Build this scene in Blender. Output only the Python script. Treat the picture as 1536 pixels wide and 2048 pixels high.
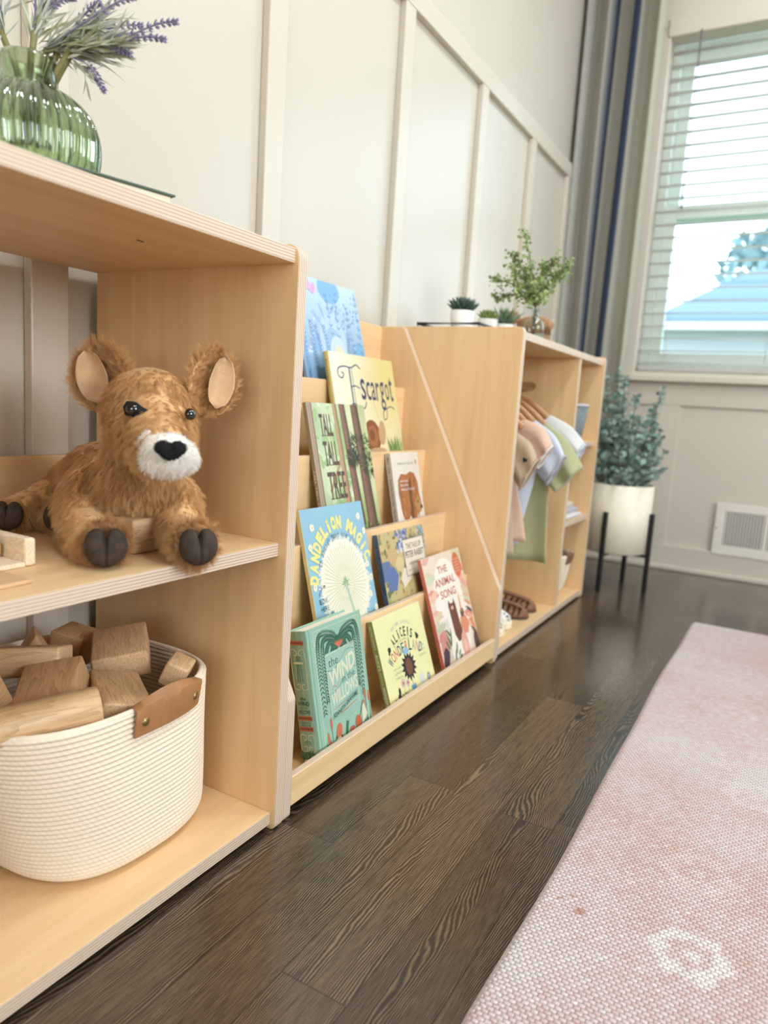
import bpy, bmesh, math, random
import numpy as np
from mathutils import Vector, Matrix
random.seed(7)
for o in list(bpy.data.objects): bpy.data.objects.remove(o)
SC = bpy.context.scene
COL = SC.collection
PI = math.pi

# ------------------------------------------------------------ camera, light, exposure
def setup_camera():
    yaw, pitch, roll = -0.51436, -0.14784, 0.06400
    cp = math.cos(pitch)
    F = Vector((math.sin(yaw)*cp, math.cos(yaw)*cp, math.sin(pitch)))
    R = F.cross(Vector((0,0,1))).normalized(); U = R.cross(F)
    R2 = R*math.cos(roll)+U*math.sin(roll); U2 = -R*math.sin(roll)+U*math.cos(roll)
    cd = bpy.data.cameras.new('camera'); c = bpy.data.objects.new('camera', cd); COL.objects.link(c)
    m = Matrix((( R2.x,U2.x,-F.x,0.97350),(R2.y,U2.y,-F.y,-0.77596),(R2.z,U2.z,-F.z,0.60668),(0,0,0,1)))
    c.matrix_world = m
    cd.sensor_fit = 'VERTICAL'; cd.sensor_height = 36.0; cd.lens = 36.0*1439.41/2048.0
    cd.clip_start = 0.02; cd.clip_end = 100
    cd.dof.use_dof = True; cd.dof.focus_distance = 0.98; cd.dof.aperture_fstop = 3.6
    SC.camera = c
setup_camera()
vs = SC.view_settings
SC.display_settings.display_device = 'sRGB'
vs.view_transform = 'Standard'; vs.look = 'None'; vs.gamma = 1.0; vs.use_curve_mapping = False
vs.exposure = -0.2
SC.cycles.use_denoising = True
SC.cycles.max_bounces = 10; SC.cycles.diffuse_bounces = 5; SC.cycles.transparent_max_bounces = 16
SC.cycles.sample_clamp_indirect = 6.0
SC.cycles.caustics_reflective = False; SC.cycles.caustics_refractive = False

W = 2.4045; XR = 3.6; YB = -3.0; ZC = 2.75

def lin(r, g, b):
    f = lambda c: (c/255/12.92) if c/255 <= .04045 else ((c/255+.055)/1.055)**2.4
    return (f(r), f(g), f(b))

w = bpy.data.worlds.new('daylight_sky'); SC.world = w; w.use_nodes = True
nt = w.node_tree; nt.nodes.clear()
bg = nt.nodes.new('ShaderNodeBackground'); ow = nt.nodes.new('ShaderNodeOutputWorld')
tc = nt.nodes.new('ShaderNodeTexCoord'); sp = nt.nodes.new('ShaderNodeSeparateXYZ'); rp = nt.nodes.new('ShaderNodeValToRGB')
nt.links.new(tc.outputs['Generated'], sp.inputs[0]); nt.links.new(sp.outputs['Z'], rp.inputs[0])
rp.color_ramp.elements[0].position = 0.0; rp.color_ramp.elements[0].color = (.80,.92,1.0,1)
rp.color_ramp.elements[1].position = 0.6; rp.color_ramp.elements[1].color = (.62,.82,1.0,1)
nt.links.new(rp.outputs[0], bg.inputs[0]); bg.inputs[1].default_value = 5.0
nt.links.new(bg.outputs[0], ow.inputs[0])

def area(name, loc, direction, sx, sy, power, color, portal=False):
    l = bpy.data.lights.new(name, 'AREA'); l.shape = 'RECTANGLE'; l.size = sx; l.size_y = sy; l.energy = power; l.color = color
    o = bpy.data.objects.new(name, l); COL.objects.link(o); o.location = loc
    o.rotation_euler = Vector(direction).to_track_quat('-Z', 'Y').to_euler()
    if portal: l.cycles.is_portal = True
    return o
area('sky_portal', (1.35, W+.30, 1.45), (0,-1,0), 2.1, 1.35, 1, (1,1,1), portal=True)
# daylight entering through the tall glazed opening in the right-hand wall
area('daylight_right', (XR+.10, -0.2, 1.35), (-1,0,0), 2.2, 1.9, 165, (.93,.96,1.0))
area('warm_fill_behind', (1.55, YB-.10, 1.30), (0,1,0), 2.3, 2.0, 34, (1.0,.86,.68))  # warm fill added behind the camera, no source in view
CEIL_POWER = 17

# ------------------------------------------------------------ object helpers
def link(o, parent=None):
    COL.objects.link(o)
    if parent is not None: o.parent = parent
    return o
def obj(name, me, mats=None, parent=None, loc=None, smooth=False):
    if isinstance(me, bmesh.types.BMesh):
        bm = me; me = bpy.data.meshes.new(name); bm.normal_update(); bm.to_mesh(me); bm.free()
    if mats is not None:
        for m in (mats if isinstance(mats, (list, tuple)) else [mats]): me.materials.append(m)
    if smooth:
        for p in me.polygons: p.use_smooth = True
    o = bpy.data.objects.new(name, me); link(o, parent)
    if loc is not None: o.location = loc
    return o
def tag(o, label=None, cat=None, group=None, kind=None):
    if label: o['label'] = label
    if cat: o['category'] = cat
    if group: o['group'] = group
    if kind: o['kind'] = kind
    return o
def thing(name, label, cat, loc=(0,0,0), rot=(0,0,0), group=None):
    o = bpy.data.objects.new(name, None); COL.objects.link(o); o.empty_display_size = .05
    o.location = loc; o.rotation_euler = rot
    return tag(o, label, cat, group)
def struct(name, me, mats, parent=None, smooth=False):
    o = obj(name, me, mats, parent, smooth=smooth)
    if parent is None: o['kind'] = 'structure'
    return o
def copy_tree(o, parent=None):
    c = o.copy(); COL.objects.link(c)
    if parent is not None: c.parent = parent
    for ch in list(o.children): copy_tree(ch, c)
    return c
def smooth_by_angle(o, ang=40):
    me = o.data
    for p in me.polygons: p.use_smooth = True
    bm = bmesh.new(); bm.from_mesh(me); a = math.radians(ang)
    for e in bm.edges:
        if len(e.link_faces) == 2 and e.calc_face_angle(0) > a: e.smooth = False
    bm.to_mesh(me); bm.free()
    return o

def add_box(bm, x0, x1, y0, y1, z0, z1, bevel=0.0, mi=0, seg=2):
    vs_ = [bm.verts.new((x, y, z)) for x in (x0, x1) for y in (y0, y1) for z in (z0, z1)]
    idx = [(0,1,3,2),(4,6,7,5),(0,4,5,1),(2,3,7,6),(0,2,6,4),(1,5,7,3)]
    fs = [bm.faces.new([vs_[i] for i in q]) for q in idx]
    for f in fs: f.material_index = mi
    if bevel > 0:
        es = list({e for f in fs for e in f.edges})
        r = bmesh.ops.bevel(bm, geom=es, offset=bevel, segments=seg, affect='EDGES', profile=.5)
        for f in r['faces']: f.material_index = mi
    return vs_
def boxm(x0, x1, y0, y1, z0, z1, bevel=0.0012, seg=2):
    bm = bmesh.new(); add_box(bm, x0, x1, y0, y1, z0, z1, bevel, 0, seg); return bm
def prism(pts, axis, a, b, bevel=0.0):
    """extrude a 2D polygon along an axis: axis 'y' -> pts are (x,z); 'x' -> (y,z); 'z' -> (x,y)"""
    bm = bmesh.new()
    def P(p, t):
        return {'y': (p[0], t, p[1]), 'x': (t, p[0], p[1]), 'z': (p[0], p[1], t)}[axis]
    va = [bm.verts.new(P(p, a)) for p in pts]; vb = [bm.verts.new(P(p, b)) for p in pts]
    fa = bm.faces.new(va); fb = bm.faces.new(vb[::-1])
    n = len(pts)
    for i in range(n):
        j = (i+1) % n; bm.faces.new((va[j], va[i], vb[i], vb[j]))
    bmesh.ops.recalc_face_normals(bm, faces=bm.faces)
    if bevel > 0:
        es = [e for e in bm.edges if (e.verts[0] in va) == (e.verts[1] in va)]
        bmesh.ops.bevel(bm, geom=es, offset=bevel, segments=2, affect='EDGES', profile=.5)
    return bm
def rounded(pts, radii, n=5):
    """round polygon corners"""
    out = []; N = len(pts)
    for i, (p, r) in enumerate(zip(pts, radii)):
        p = Vector(p)
        if r <= 0: out.append(tuple(p)); continue
        a = (Vector(pts[i-1])-p).normalized(); b = (Vector(pts[(i+1) % N])-p).normalized()
        half = a.angle(b)/2; d = r/math.tan(half)
        c = p + (a+b).normalized()*(r/math.sin(half))
        s = p+a*d-c; e = p+b*d-c
        ang = s.angle_signed(e)
        for k in range(n+1):
            t = -ang*k/n; q = Vector((s.x*math.cos(t)-s.y*math.sin(t), s.x*math.sin(t)+s.y*math.cos(t)))
            out.append((c.x+q.x, c.y+q.y))
    return out
def frame_axes(d):
    d = d.normalized(); up = Vector((0,0,1)) if abs(d.z) < .9 else Vector((1,0,0))
    a = d.cross(up).normalized(); b = a.cross(d).normalized(); return a, b
def add_tube(bm, pts, rad, seg=8, cap=True, mi=0):
    pts = [Vector(p) for p in pts]; n = len(pts)
    rads = rad if isinstance(rad, (list, tuple)) else [rad]*n
    rings = []; a = b = None
    for i, p in enumerate(pts):
        d = (pts[min(i+1, n-1)]-pts[max(i-1, 0)])
        if d.length < 1e-9: d = Vector((0,0,1))
        d.normalize()
        if a is None: a, b = frame_axes(d)
        else:
            a = (a-d*a.dot(d)).normalized(); b = d.cross(a).normalized()
        rings.append([bm.verts.new(p+(a*math.cos(2*PI*k/seg)+b*math.sin(2*PI*k/seg))*rads[i]) for k in range(seg)])
    for i in range(n-1):
        for k in range(seg):
            f = bm.faces.new((rings[i][k], rings[i][(k+1) % seg], rings[i+1][(k+1) % seg], rings[i+1][k])); f.material_index = mi; f.smooth = True
    if cap:
        for r in (rings[0][::-1], rings[-1]):
            f = bm.faces.new(r); f.material_index = mi
    return rings
def add_lathe(bm, prof, c=(0,0,0), seg=32, mi=0, close_top=False, close_bot=True, rfun=None):
    rings = []
    for (r, z) in prof:
        ring = []
        for k in range(seg):
            t = 2*PI*k/seg; rr = r*(rfun(t, z) if rfun else 1)
            ring.append(bm.verts.new((c[0]+rr*math.cos(t), c[1]+rr*math.sin(t), c[2]+z)))
        rings.append(ring)
    for i in range(len(rings)-1):
        for k in range(seg):
            f = bm.faces.new((rings[i][k], rings[i][(k+1) % seg], rings[i+1][(k+1) % seg], rings[i+1][k])); f.material_index = mi; f.smooth = True
    if close_bot: bm.faces.new(rings[0][::-1]).material_index = mi
    if close_top: bm.faces.new(rings[-1]).material_index = mi
    return rings
def bez(p0, p1, p2, n=10):
    p0, p1, p2 = Vector(p0), Vector(p1), Vector(p2)
    return [p0*(1-t)**2+p1*2*t*(1-t)+p2*t*t for t in [i/n for i in range(n+1)]]
def catmull(P, n=6):
    P = [Vector(p) for p in P]; Q = [P[0]]+P+[P[-1]]; out = []
    for i in range(1, len(Q)-2):
        for k in range(n):
            t = k/n; a, b, c, d = Q[i-1], Q[i], Q[i+1], Q[i+2]
            out.append(.5*((2*b)+(-a+c)*t+(2*a-5*b+4*c-d)*t*t+(-a+3*b-3*c+d)*t**3))
    out.append(P[-1]); return out
def blob_mesh(parts, voxel=.004, smooth=6, name='blob'):
    """union of ellipsoids / capsules, voxel-remeshed into one continuous skin"""
    bm = bmesh.new()
    for p in parts:
        if p[0] == 'e':
            _, c, r, M = p if len(p) == 4 else (*p, None)
            r = (r, r, r) if not isinstance(r, (tuple, list)) else r
            mat_ = Matrix.Translation(c) @ (M.to_4x4() if M else Matrix.Identity(4)) @ Matrix.Diagonal((*r, 1))
            bmesh.ops.create_icosphere(bm, subdivisions=3, radius=1, matrix=mat_)
        else:
            _, a, ra, b, rb = p
            a = Vector(a); b = Vector(b); n = 7
            for i in range(n+1):
                t = i/n
                bmesh.ops.create_icosphere(bm, subdivisions=2, radius=ra+(rb-ra)*t, matrix=Matrix.Translation(a.lerp(b, t)))
    me = bpy.data.meshes.new(name); bm.to_mesh(me); bm.free()
    o = bpy.data.objects.new('tmp', me); COL.objects.link(o)
    m = o.modifiers.new('r', 'REMESH'); m.mode = 'VOXEL'; m.voxel_size = voxel
    s = o.modifiers.new('s', 'SMOOTH'); s.iterations = smooth; s.factor = .6
    dg = bpy.context.evaluated_depsgraph_get(); dg.update()
    out = bpy.data.meshes.new_from_object(o.evaluated_get(dg)); out.name = name
    bpy.data.objects.remove(o)
    for p in out.polygons: p.use_smooth = True
    return out

# ------------------------------------------------------------ material helpers
class NT:
    def __init__(s, name):
        s.m = bpy.data.materials.new(name); s.m.use_nodes = True; s.t = s.m.node_tree; s.t.nodes.clear()
        s.out = s.n('ShaderNodeOutputMaterial'); s.b = s.n('ShaderNodeBsdfPrincipled'); s.l(s.b.outputs[0], s.out.inputs[0])
    def n(s, k, **kw):
        nd = s.t.nodes.new(k)
        for a, v in kw.items(): setattr(nd, a, v)
        return nd
    def l(s, a, b): s.t.links.new(a, b)
    def set(s, node, key, val):
        if hasattr(val, 'links'): s.l(val, node.inputs[key])
        else:
            if isinstance(val, (tuple, list)) and len(val) == 3 and node.inputs[key].type == 'RGBA': val = (*val, 1)
            node.inputs[key].default_value = val
    def p(s, **kw):
        for k, v in kw.items(): s.set(s.b, {'col':'Base Color','rough':'Roughness','metal':'Metallic','spec':'Specular IOR Level','trans':'Transmission Weight','ior':'IOR','nrm':'Normal','emit':'Emission Color','es':'Emission Strength','coat':'Coat Weight','sheen':'Sheen Weight','alpha':'Alpha','sss':'Subsurface Weight'}[k], v)
    def coord(s, which='Object', scale=(1,1,1), loc=(0,0,0)):
        tc = s.n('ShaderNodeTexCoord'); mp = s.n('ShaderNodeMapping'); s.l(tc.outputs[which], mp.inputs[0])
        mp.inputs['Scale'].default_value = scale; mp.inputs['Location'].default_value = loc; return mp.outputs[0]
    def noise(s, v, scale, detail=3, rough=.5, dist=0.0, out=0):
        n = s.n('ShaderNodeTexNoise'); s.set(n, 'Vector', v); s.set(n, 'Scale', scale); s.set(n, 'Detail', detail); s.set(n, 'Roughness', rough); s.set(n, 'Distortion', dist); return n.outputs[out]
    def math(s, op, a, b=0.0, c=0.0):
        n = s.n('ShaderNodeMath', operation=op); s.set(n, 0, a); s.set(n, 1, b); s.set(n, 2, c); return n.outputs[0]
    def ramp(s, f, stops, interp='LINEAR'):
        n = s.n('ShaderNodeValToRGB'); s.l(f, n.inputs[0]); cr = n.color_ramp; cr.interpolation = interp
        while len(cr.elements) < len(stops): cr.elements.new(.5)
        for e, (pos, c) in zip(cr.elements, stops): e.position = pos; e.color = (*c, 1) if len(c) == 3 else c
        return n.outputs[0]
    def mix(s, f, a, b, blend='MIX'):
        n = s.n('ShaderNodeMix', data_type='RGBA', blend_type=blend); s.set(n, 0, f); s.set(n, 6, a); s.set(n, 7, b); return n.outputs[2]
    def bump(s, h, strength=.3, dist=.001):
        n = s.n('ShaderNodeBump'); s.l(h, n.inputs['Height']); n.inputs['Strength'].default_value = strength; n.inputs['Distance'].default_value = dist; return n.outputs[0]
    def sep(s, v):
        n = s.n('ShaderNodeSeparateXYZ'); s.l(v, n.inputs[0]); return n.outputs
    def comb(s, x, y, z):
        n = s.n('ShaderNodeCombineXYZ'); s.set(n, 0, x); s.set(n, 1, y); s.set(n, 2, z); return n.outputs[0]
g3 = lambda v: (v, v, v)

def plain(name, col, rough=.5, noise_amt=.06, nscale=40, bump=0.0, bscale=200, **kw):
    m = NT(name); v = m.coord()
    n = m.noise(v, nscale, 3)
    lo = tuple(c*(1-noise_amt) for c in col); hi = tuple(min(1, c*(1+noise_amt)) for c in col)
    m.p(col=m.ramp(n, [(.3, lo), (.7, hi)]), rough=rough, **kw)
    if bump > 0: m.p(nrm=m.bump(m.noise(v, bscale, 3), bump, .0008))
    return m.m

def ply_material(name, thick, grain):
    """birch plywood: striped plies on faces perpendicular to the sheet, fine grain on the sheet"""
    m = NT(name); tc = m.n('ShaderNodeTexCoord'); geo = m.n('ShaderNodeNewGeometry')
    P = m.sep(tc.outputs['Object']); N = m.sep(geo.outputs['True Normal'])
    i = 'xyz'.index(thick)
    edge = m.math('LESS_THAN', m.math('ABSOLUTE', N[i]), .6)
    sc = [34, 34, 34]; sc['xyz'.index(grain)] = 2.2
    v = m.coord('Object', sc)
    g1 = m.noise(v, 1.0, 5, .55, .4)
    sc2 = [420, 420, 420]; sc2['xyz'.index(grain)] = 14
    g2 = m.noise(m.coord('Object', sc2), 1.0, 2)
    base = m.ramp(g1, [(.28, (.72,.475,.235)), (.5, (.80,.545,.285)), (.75, (.85,.60,.335))])
    face = m.mix(m.math('MULTIPLY', g2, .22), base, (.50,.33,.17))
    st = m.math('FRACT', m.math('MULTIPLY', P[i], 1/.0036))
    st = m.math('ADD', st, m.math('MULTIPLY', m.noise(m.coord('Object', (60,60,60)), 1, 2), .22))
    ply = m.ramp(st, [(.0, (.42,.29,.20)), (.30, (.46,.33,.235)), (.42, (.66,.52,.395)), (.92, (.70,.56,.43)), (1.0, (.52,.39,.29))])
    m.p(col=m.mix(edge, face, ply), rough=.42, nrm=m.bump(g2, .12, .0003))
    return m.m
PLY = {}
def ply(thick, grain):
    k = thick+grain
    if k not in PLY: PLY[k] = ply_material('birch_plywood_'+k, thick, grain)
    return PLY[k]

def mat_wall(name, col, rough=.38, bs=.35, sc=260):
    m = NT(name); v = m.coord()
    n = m.noise(v, 3, 2)
    m.p(col=m.ramp(n, [(.3, tuple(c*.985 for c in col)), (.7, col)]), rough=rough)
    h = m.noise(v, sc, 2, .6)
    m.p(nrm=m.bump(h, bs, .0012)); return m.m
M_WALL = mat_wall('wall_paint', (.56,.515,.435), .27, .22, 240)
M_TRIM = mat_wall('trim_paint', (.59,.535,.45), .30, .05, 60)
M_CEIL = mat_wall('ceiling_paint', (.86,.84,.80), .9, .1, 100)

def mat_floor():
    m = NT('dark_oak_planks'); tc = m.n('ShaderNodeTexCoord'); P = m.sep(tc.outputs['Object'])
    pw = .0826
    xi = m.math('DIVIDE', m.math('ADD', P[0], .012), pw); row = m.math('FLOOR', xi); fx = m.math('FRACT', xi)
    wn = m.n('ShaderNodeTexWhiteNoise', noise_dimensions='1D'); m.l(row, wn.inputs['W'])
    yo = m.math('ADD', m.math('DIVIDE', P[1], .93), m.math('MULTIPLY', wn.outputs['Value'], 7.3))
    col = m.math('FLOOR', yo); fy = m.math('FRACT', yo)
    idv = m.comb(row, col, 0.0); w2 = m.n('ShaderNodeTexWhiteNoise', noise_dimensions='3D'); m.l(idv, w2.inputs['Vector'])
    rid = w2.outputs['Value']; off = m.math('MULTIPLY', rid, 37.0)
    # cathedral figure: contour lines of a stretched noise field, per board
    v = m.comb(m.math('ADD', m.math('MULTIPLY', P[0], 11.0), off), m.math('MULTIPLY', P[1], 1.5), off)
    f1 = m.noise(v, 1.0, 1.6, .45, .25)
    f1 = m.math('ADD', f1, m.math('MULTIPLY', m.noise(m.comb(m.math('MULTIPLY', P[0], 60.0), m.math('MULTIPLY', P[1], 22.0), off), 1.0, 2), .030))
    lines = m.math('SINE', m.math('MULTIPLY', m.math('ADD', f1, m.math('MULTIPLY', P[0], 7.5)), 330.0))
    fib = m.noise(m.comb(m.math('MULTIPLY', P[0], 620.0), m.math('MULTIPLY', P[1], 26.0), off), 1.0, 2, .6)
    k = m.math('ADD', m.math('MULTIPLY', m.math('ADD', lines, 1.0), .22), m.math('MULTIPLY', fib, .82))
    tone = m.ramp(k, [(.26, (.013,.008,.0055)), (.50, (.032,.020,.013)), (.68, (.072,.047,.028)), (.88, (.145,.098,.057))])
    bt = m.math('ADD', .66, m.math('MULTIPLY', rid, .7))
    tone = m.mix(1.0, tone, m.comb(bt, bt, bt), 'MULTIPLY')
    ed = m.math('LESS_THAN', m.math('MINIMUM', fx, m.math('SUBTRACT', 1.0, fx)), .014)
    ey = m.math('LESS_THAN', m.math('MINIMUM', fy, m.math('SUBTRACT', 1.0, fy)), .0011)
    seam = m.math('MAXIMUM', ed, ey)
    m.p(col=m.mix(m.math('MULTIPLY', seam, .6), tone, (.014,.009,.007)))
    sm = m.noise(m.coord('Object', (5,2.5,5)), 1.3, 4, .6)
    rg = m.math('ADD', m.math('MULTIPLY', sm, .16), .15)
    m.p(rough=m.math('ADD', rg, m.math('MULTIPLY', lines, .02)), ior=1.5, coat=.3)
    m.b.inputs['Coat Roughness'].default_value = .12
    h = m.math('SUBTRACT', m.math('MULTIPLY', k, .35), seam)
    m.p(nrm=m.bump(h, .13, .0005)); return m.m
M_FLOOR = mat_floor()

def mat_glass(name, tint, refl_rough=.0):
    m = NT(name); tr = m.n('ShaderNodeBsdfTransparent'); tr.inputs[0].default_value = (*tint, 1)
    gl = m.n('ShaderNodeBsdfGlossy'); gl.inputs['Roughness'].default_value = refl_rough
    lw = m.n('ShaderNodeLayerWeight'); fr = m.math('ADD', m.math('MULTIPLY', m.math('POWER', lw.outputs['Facing'], 4.0), .75), .04)
    mx = m.n('ShaderNodeMixShader'); m.l(fr, mx.inputs[0]); m.l(tr.outputs[0], mx.inputs[1]); m.l(gl.outputs[0], mx.inputs[2])
    m.t.nodes.remove(m.b); m.l(mx.outputs[0], m.out.inputs[0]); return m.m
M_PANE = mat_glass('window_glass', (.97,1.0,.99))
M_WHITE = plain('white_paint', (.80,.79,.76), .4, .02)
M_BLACK = plain('black_metal', (.012,.012,.014), .4, .1)
# ------------------------------------------------------------ the room
struct('floor', boxm(-.02, XR+.02, YB-.02, W+.02, -.05, 0, 0), M_FLOOR)
struct('ceiling', boxm(-.02, XR+.02, YB-.02, W+.02, ZC, ZC+.05, 0), M_CEIL)
struct('wall_left', boxm(-.12, 0, YB-.12, W+.16, -.05, ZC+.05, 0), M_WALL)
bm = bmesh.new()
for b in ((0,.9,-.05,ZC+.05),(2.5,XR,-.05,ZC+.05),(.9,2.5,-.05,.5),(.9,2.5,1.9,ZC+.05)):
    add_box(bm, b[0], b[1], YB-.12, YB, b[2], b[3])
struct('wall_near', bm, M_WALL)  # unseen opening added so fill reaches in from behind
# window wall: opening x .335..2.3, z .815..2.12
OX0, OX1, OZ0, OZ1 = .338, 2.30, .812, 2.13
bm = bmesh.new()
for b in ((0,OX0,-.05,ZC+.05),(OX1,XR,-.05,ZC+.05),(OX0,OX1,-.05,OZ0),(OX0,OX1,OZ1,ZC+.05)):
    add_box(bm, b[0], b[1], W, W+.16, b[2], b[3])
struct('wall_window', bm, M_TRIM)
# right wall with a tall glazed opening beside the camera
bm = bmesh.new()
RY0, RY1, RZ0, RZ1 = -1.0, .6, .9, 2.1
for b in ((YB,RY0,-.05,ZC+.05),(RY1,W+.16,-.05,ZC+.05),(RY0,RY1,-.05,RZ0),(RY0,RY1,RZ1,ZC+.05)):
    add_box(bm, XR, XR+.12, b[0], b[1], b[2], b[3])
struct('wall_right', bm, M_WALL)

# board-and-batten on the left wall
T = .018
for i, (a, b) in enumerate([(-2.56,-2.505),(-2.07,-2.015),(-1.58,-1.525),(-1.10,-1.045),(-.610,-.552),(-.126,-.065),(.364,.420),(.868,.920),(1.356,1.405),(1.818,1.868),(2.262,2.316)]):
    struct('trim_%d' % (i+1), boxm(0, T, a, b, .14, 1.577, .0025), M_TRIM)
struct('trim_12', boxm(0, T+.001, YB, W, 1.577, 1.633, .0025), M_TRIM)
struct('baseboard_left', boxm(0, T, YB, W, 0, .14, .003), M_TRIM)

# wainscot under the window
bm = bmesh.new()
for (x0, x1, z0, z1) in ((.02,XR,.678,.770),(.02,.06,.102,.678),(.445,.5376,.102,.678),(1.21,1.30,.102,.678),(1.98,2.07,.102,.678)):
    add_box(bm, x0, x1, W-.012, W, z0, z1, .002)
struct('trim_13', bm, M_TRIM)
bm = bmesh.new(); add_box(bm, .02, XR, W-.016, W, 0, .102, .002); add_box(bm, .02, XR, W-.030, W-.016, 0, .019, .004)
struct('baseboard_window', bm, M_TRIM)
struct('trim_14', boxm(.28, 2.36, W-.05, W+.02, .770, .800, .006), M_TRIM)   # window stool
bm = bmesh.new()
for (x0,x1,z0,z1) in ((.262,.338,.80,2.129),(2.30,2.37,.80,2.129),(.25,2.38,2.13,2.25)): add_box(bm, x0, x1, W-.018, W+.001, z0, z1, .003)
struct('trim_15', bm, M_TRIM)

# window: frame, two sashes in each of two bays
M_VINYL = plain('window_vinyl', (.72,.80,.74), .35, .02)
win = thing('window_1', None, None, (0,0,0)); win['kind'] = 'structure'
yw = W+.06
fr = bmesh.new()
for (x0,x1,z0,z1) in ((OX0,OX0+.035,OZ0,OZ1),(OX1-.035,OX1,OZ0,OZ1),(OX0+.035,OX1-.035,OZ0,OZ0+.03),(OX0+.035,OX1-.035,OZ1-.04,OZ1),(1.28,1.36,OZ0+.03,OZ1-.04)):
    add_box(fr, x0, x1, yw, yw+.09, z0, z1, .003)
obj('frame', fr, M_VINYL, win)
for bay, (a, b) in enumerate(((OX0+.035,1.28),(1.36,OX1-.035))):
    for lo, (z0, z1, yy) in enumerate(((OZ0+.03,1.485,yw+.012),(1.432,OZ1-.04,yw+.05))):
        s = bmesh.new(); t = .045
        for (x0,x1,c0,c1) in ((a,a+t,z0,z1),(b-t,b,z0,z1),(a+t,b-t,z0,z0+.053),(a+t,b-t,z1-.053,z1)): add_box(s, x0, x1, yy, yy+.032, c0, c1, .003)
        so = obj('sash', s, M_VINYL, win)
        obj('pane', boxm(a+t-.004, b-t+.004, yy+.014, yy+.018, z0+.05, z1-.05, 0), M_PANE, so)

# blind
m = NT('blind_slat'); m.p(col=(.82,.80,.76), rough=.45); 
tl = m.n('ShaderNodeBsdfTranslucent'); tl.inputs[0].default_value = (.75,.73,.70,1); mxs = m.n('ShaderNodeMixShader'); mxs.inputs[0].default_value = .55
m.l(m.b.outputs[0], mxs.inputs[1]); m.l(tl.outputs[0], mxs.inputs[2]); m.l(mxs.outputs[0], m.out.inputs[0]); M_SLAT = m.m
bl = thing('window_blind', 'white horizontal slat blind lowered over the sunlit window', 'window blind', (.345, W+.022, 2.10))
obj('headrail', boxm(-.02, .94, -.045, .03, -.005, .062, .004), M_TRIM, bl)
slat = None
zs = [-.050-.0500*i for i in range(25)]
for i, dz in enumerate(zs):
    if slat is None:
        s = bmesh.new(); n = 6; w_ = .036; ro = []
        for k in range(n+1):
            t = k/n; y = (t-.5)*w_; z = .0016*(1-(2*t-1)**2)
            ro.append([s.verts.new((x, y, z)) for x in (0, .93)])
        for k in range(n): s.faces.new((ro[k][0], ro[k][1], ro[k+1][1], ro[k+1][0])).smooth = True
        slat = obj('slat', s, M_SLAT, bl)
        sol = slat.modifiers.new('s', 'SOLIDIFY'); sol.thickness = .0026
        o = slat
    else:
        o = slat.copy(); COL.objects.link(o)
    o.location = (0, 0, dz); o.rotation_euler = (math.radians(2.5), 0, 0)
obj('bottom_rail', boxm(0, .93, -.014, .014, zs[-1]-.034, zs[-1]-.014, .003), M_SLAT, bl)
for x in (.10, .47, .84):
    c = bmesh.new()
    for y in (-.0245, .0245): add_tube(c, [(x, y, 0), (x, y, zs[-1]-.02)], .0006, 5)
    obj('ladder_cord', c, M_WHITE, bl)
M_WAND = plain('wand_plastic', (.30,.24,.28), .3)
c = bmesh.new(); add_tube(c, [(.105,-.05,0),(.106,-.052,-.65)], .0035, 6); add_tube(c, [(.106,-.052,-.60),(.106,-.052,-.655)], .0055, 6)
obj('tilt_wand', c, M_WAND, bl)

# curtain, hung from a rod, folds with navy bands
m = NT('curtain_linen'); tc = m.n('ShaderNodeTexCoord'); u = m.sep(tc.outputs['UV'])
rmp = m.ramp(u[0], [(0,(.40,.39,.335)),(.305,(.40,.39,.335)),(.375,(.014,.024,.058)),(.395,(.014,.024,.058)),(.401,(.40,.39,.335)),(.575,(.40,.39,.335)),(.59,(.012,.022,.055)),(.655,(.012,.022,.055)),(.675,(.41,.40,.335)),(1,(.46,.46,.36))])  # fold shade painted before first navy band; right edge lightened as if lit through
rmp2 = m.n('ShaderNodeBump'); 
wv = m.noise(m.coord('Object', (900,900,900)), 1, 2)
m.p(col=rmp, rough=.9, nrm=m.bump(wv, .3, .0006), sheen=.2)
tl = m.n('ShaderNodeBsdfTranslucent'); m.l(rmp, tl.inputs[0]); mxs = m.n('ShaderNodeMixShader'); mxs.inputs[0].default_value = .18
m.l(m.b.outputs[0], mxs.inputs[1]); m.l(tl.outputs[0], mxs.inputs[2]); m.l(mxs.outputs[0], m.out.inputs[0])
M_CURT = m.m
cu = thing('curtain', 'grey-green curtain with navy bands hanging left of the window', 'curtain', (0, 2.33, 0))
bm = bmesh.new(); uvl = bm.loops.layers.uv.new('UVMap'); NS, NZ = 120, 26
vv = {}
for i in range(NS+1):
    s = i/NS
    for j in range(NZ+1):
        t = j/NZ; z = .13+2.42*t
        x = .018 + s*(.315-.018) + (.004*math.sin(s*9+t*2.0)) + .022*(t-.3)*s
        y = .030*math.sin(s*2*PI*3.1-1.0)*(.75+.25*t) - .006*math.sin(s*41+t*1.5) + .004*math.sin(t*6+s*5)
        if s > .9: y += -.01*(s-.9)*10
        vv[i,j] = bm.verts.new((x, y, z))
for i in range(NS):
    for j in range(NZ):
        f = bm.faces.new((vv[i,j], vv[i+1,j], vv[i+1,j+1], vv[i,j+1])); f.smooth = True
        for lp, (a, b) in zip(f.loops, ((i,j),(i+1,j),(i+1,j+1),(i,j+1))): lp[uvl].uv = (a/NS, b/NZ)
o = obj('fabric', bm, M_CURT, cu); sl = o.modifiers.new('s','SOLIDIFY'); sl.thickness = .0015
rd = bmesh.new(); add_tube(rd, [(.01,0,2.57),(.36,0,2.57)], .011, 12)
obj('curtain_rod', rd, M_BLACK, cu)

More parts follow.
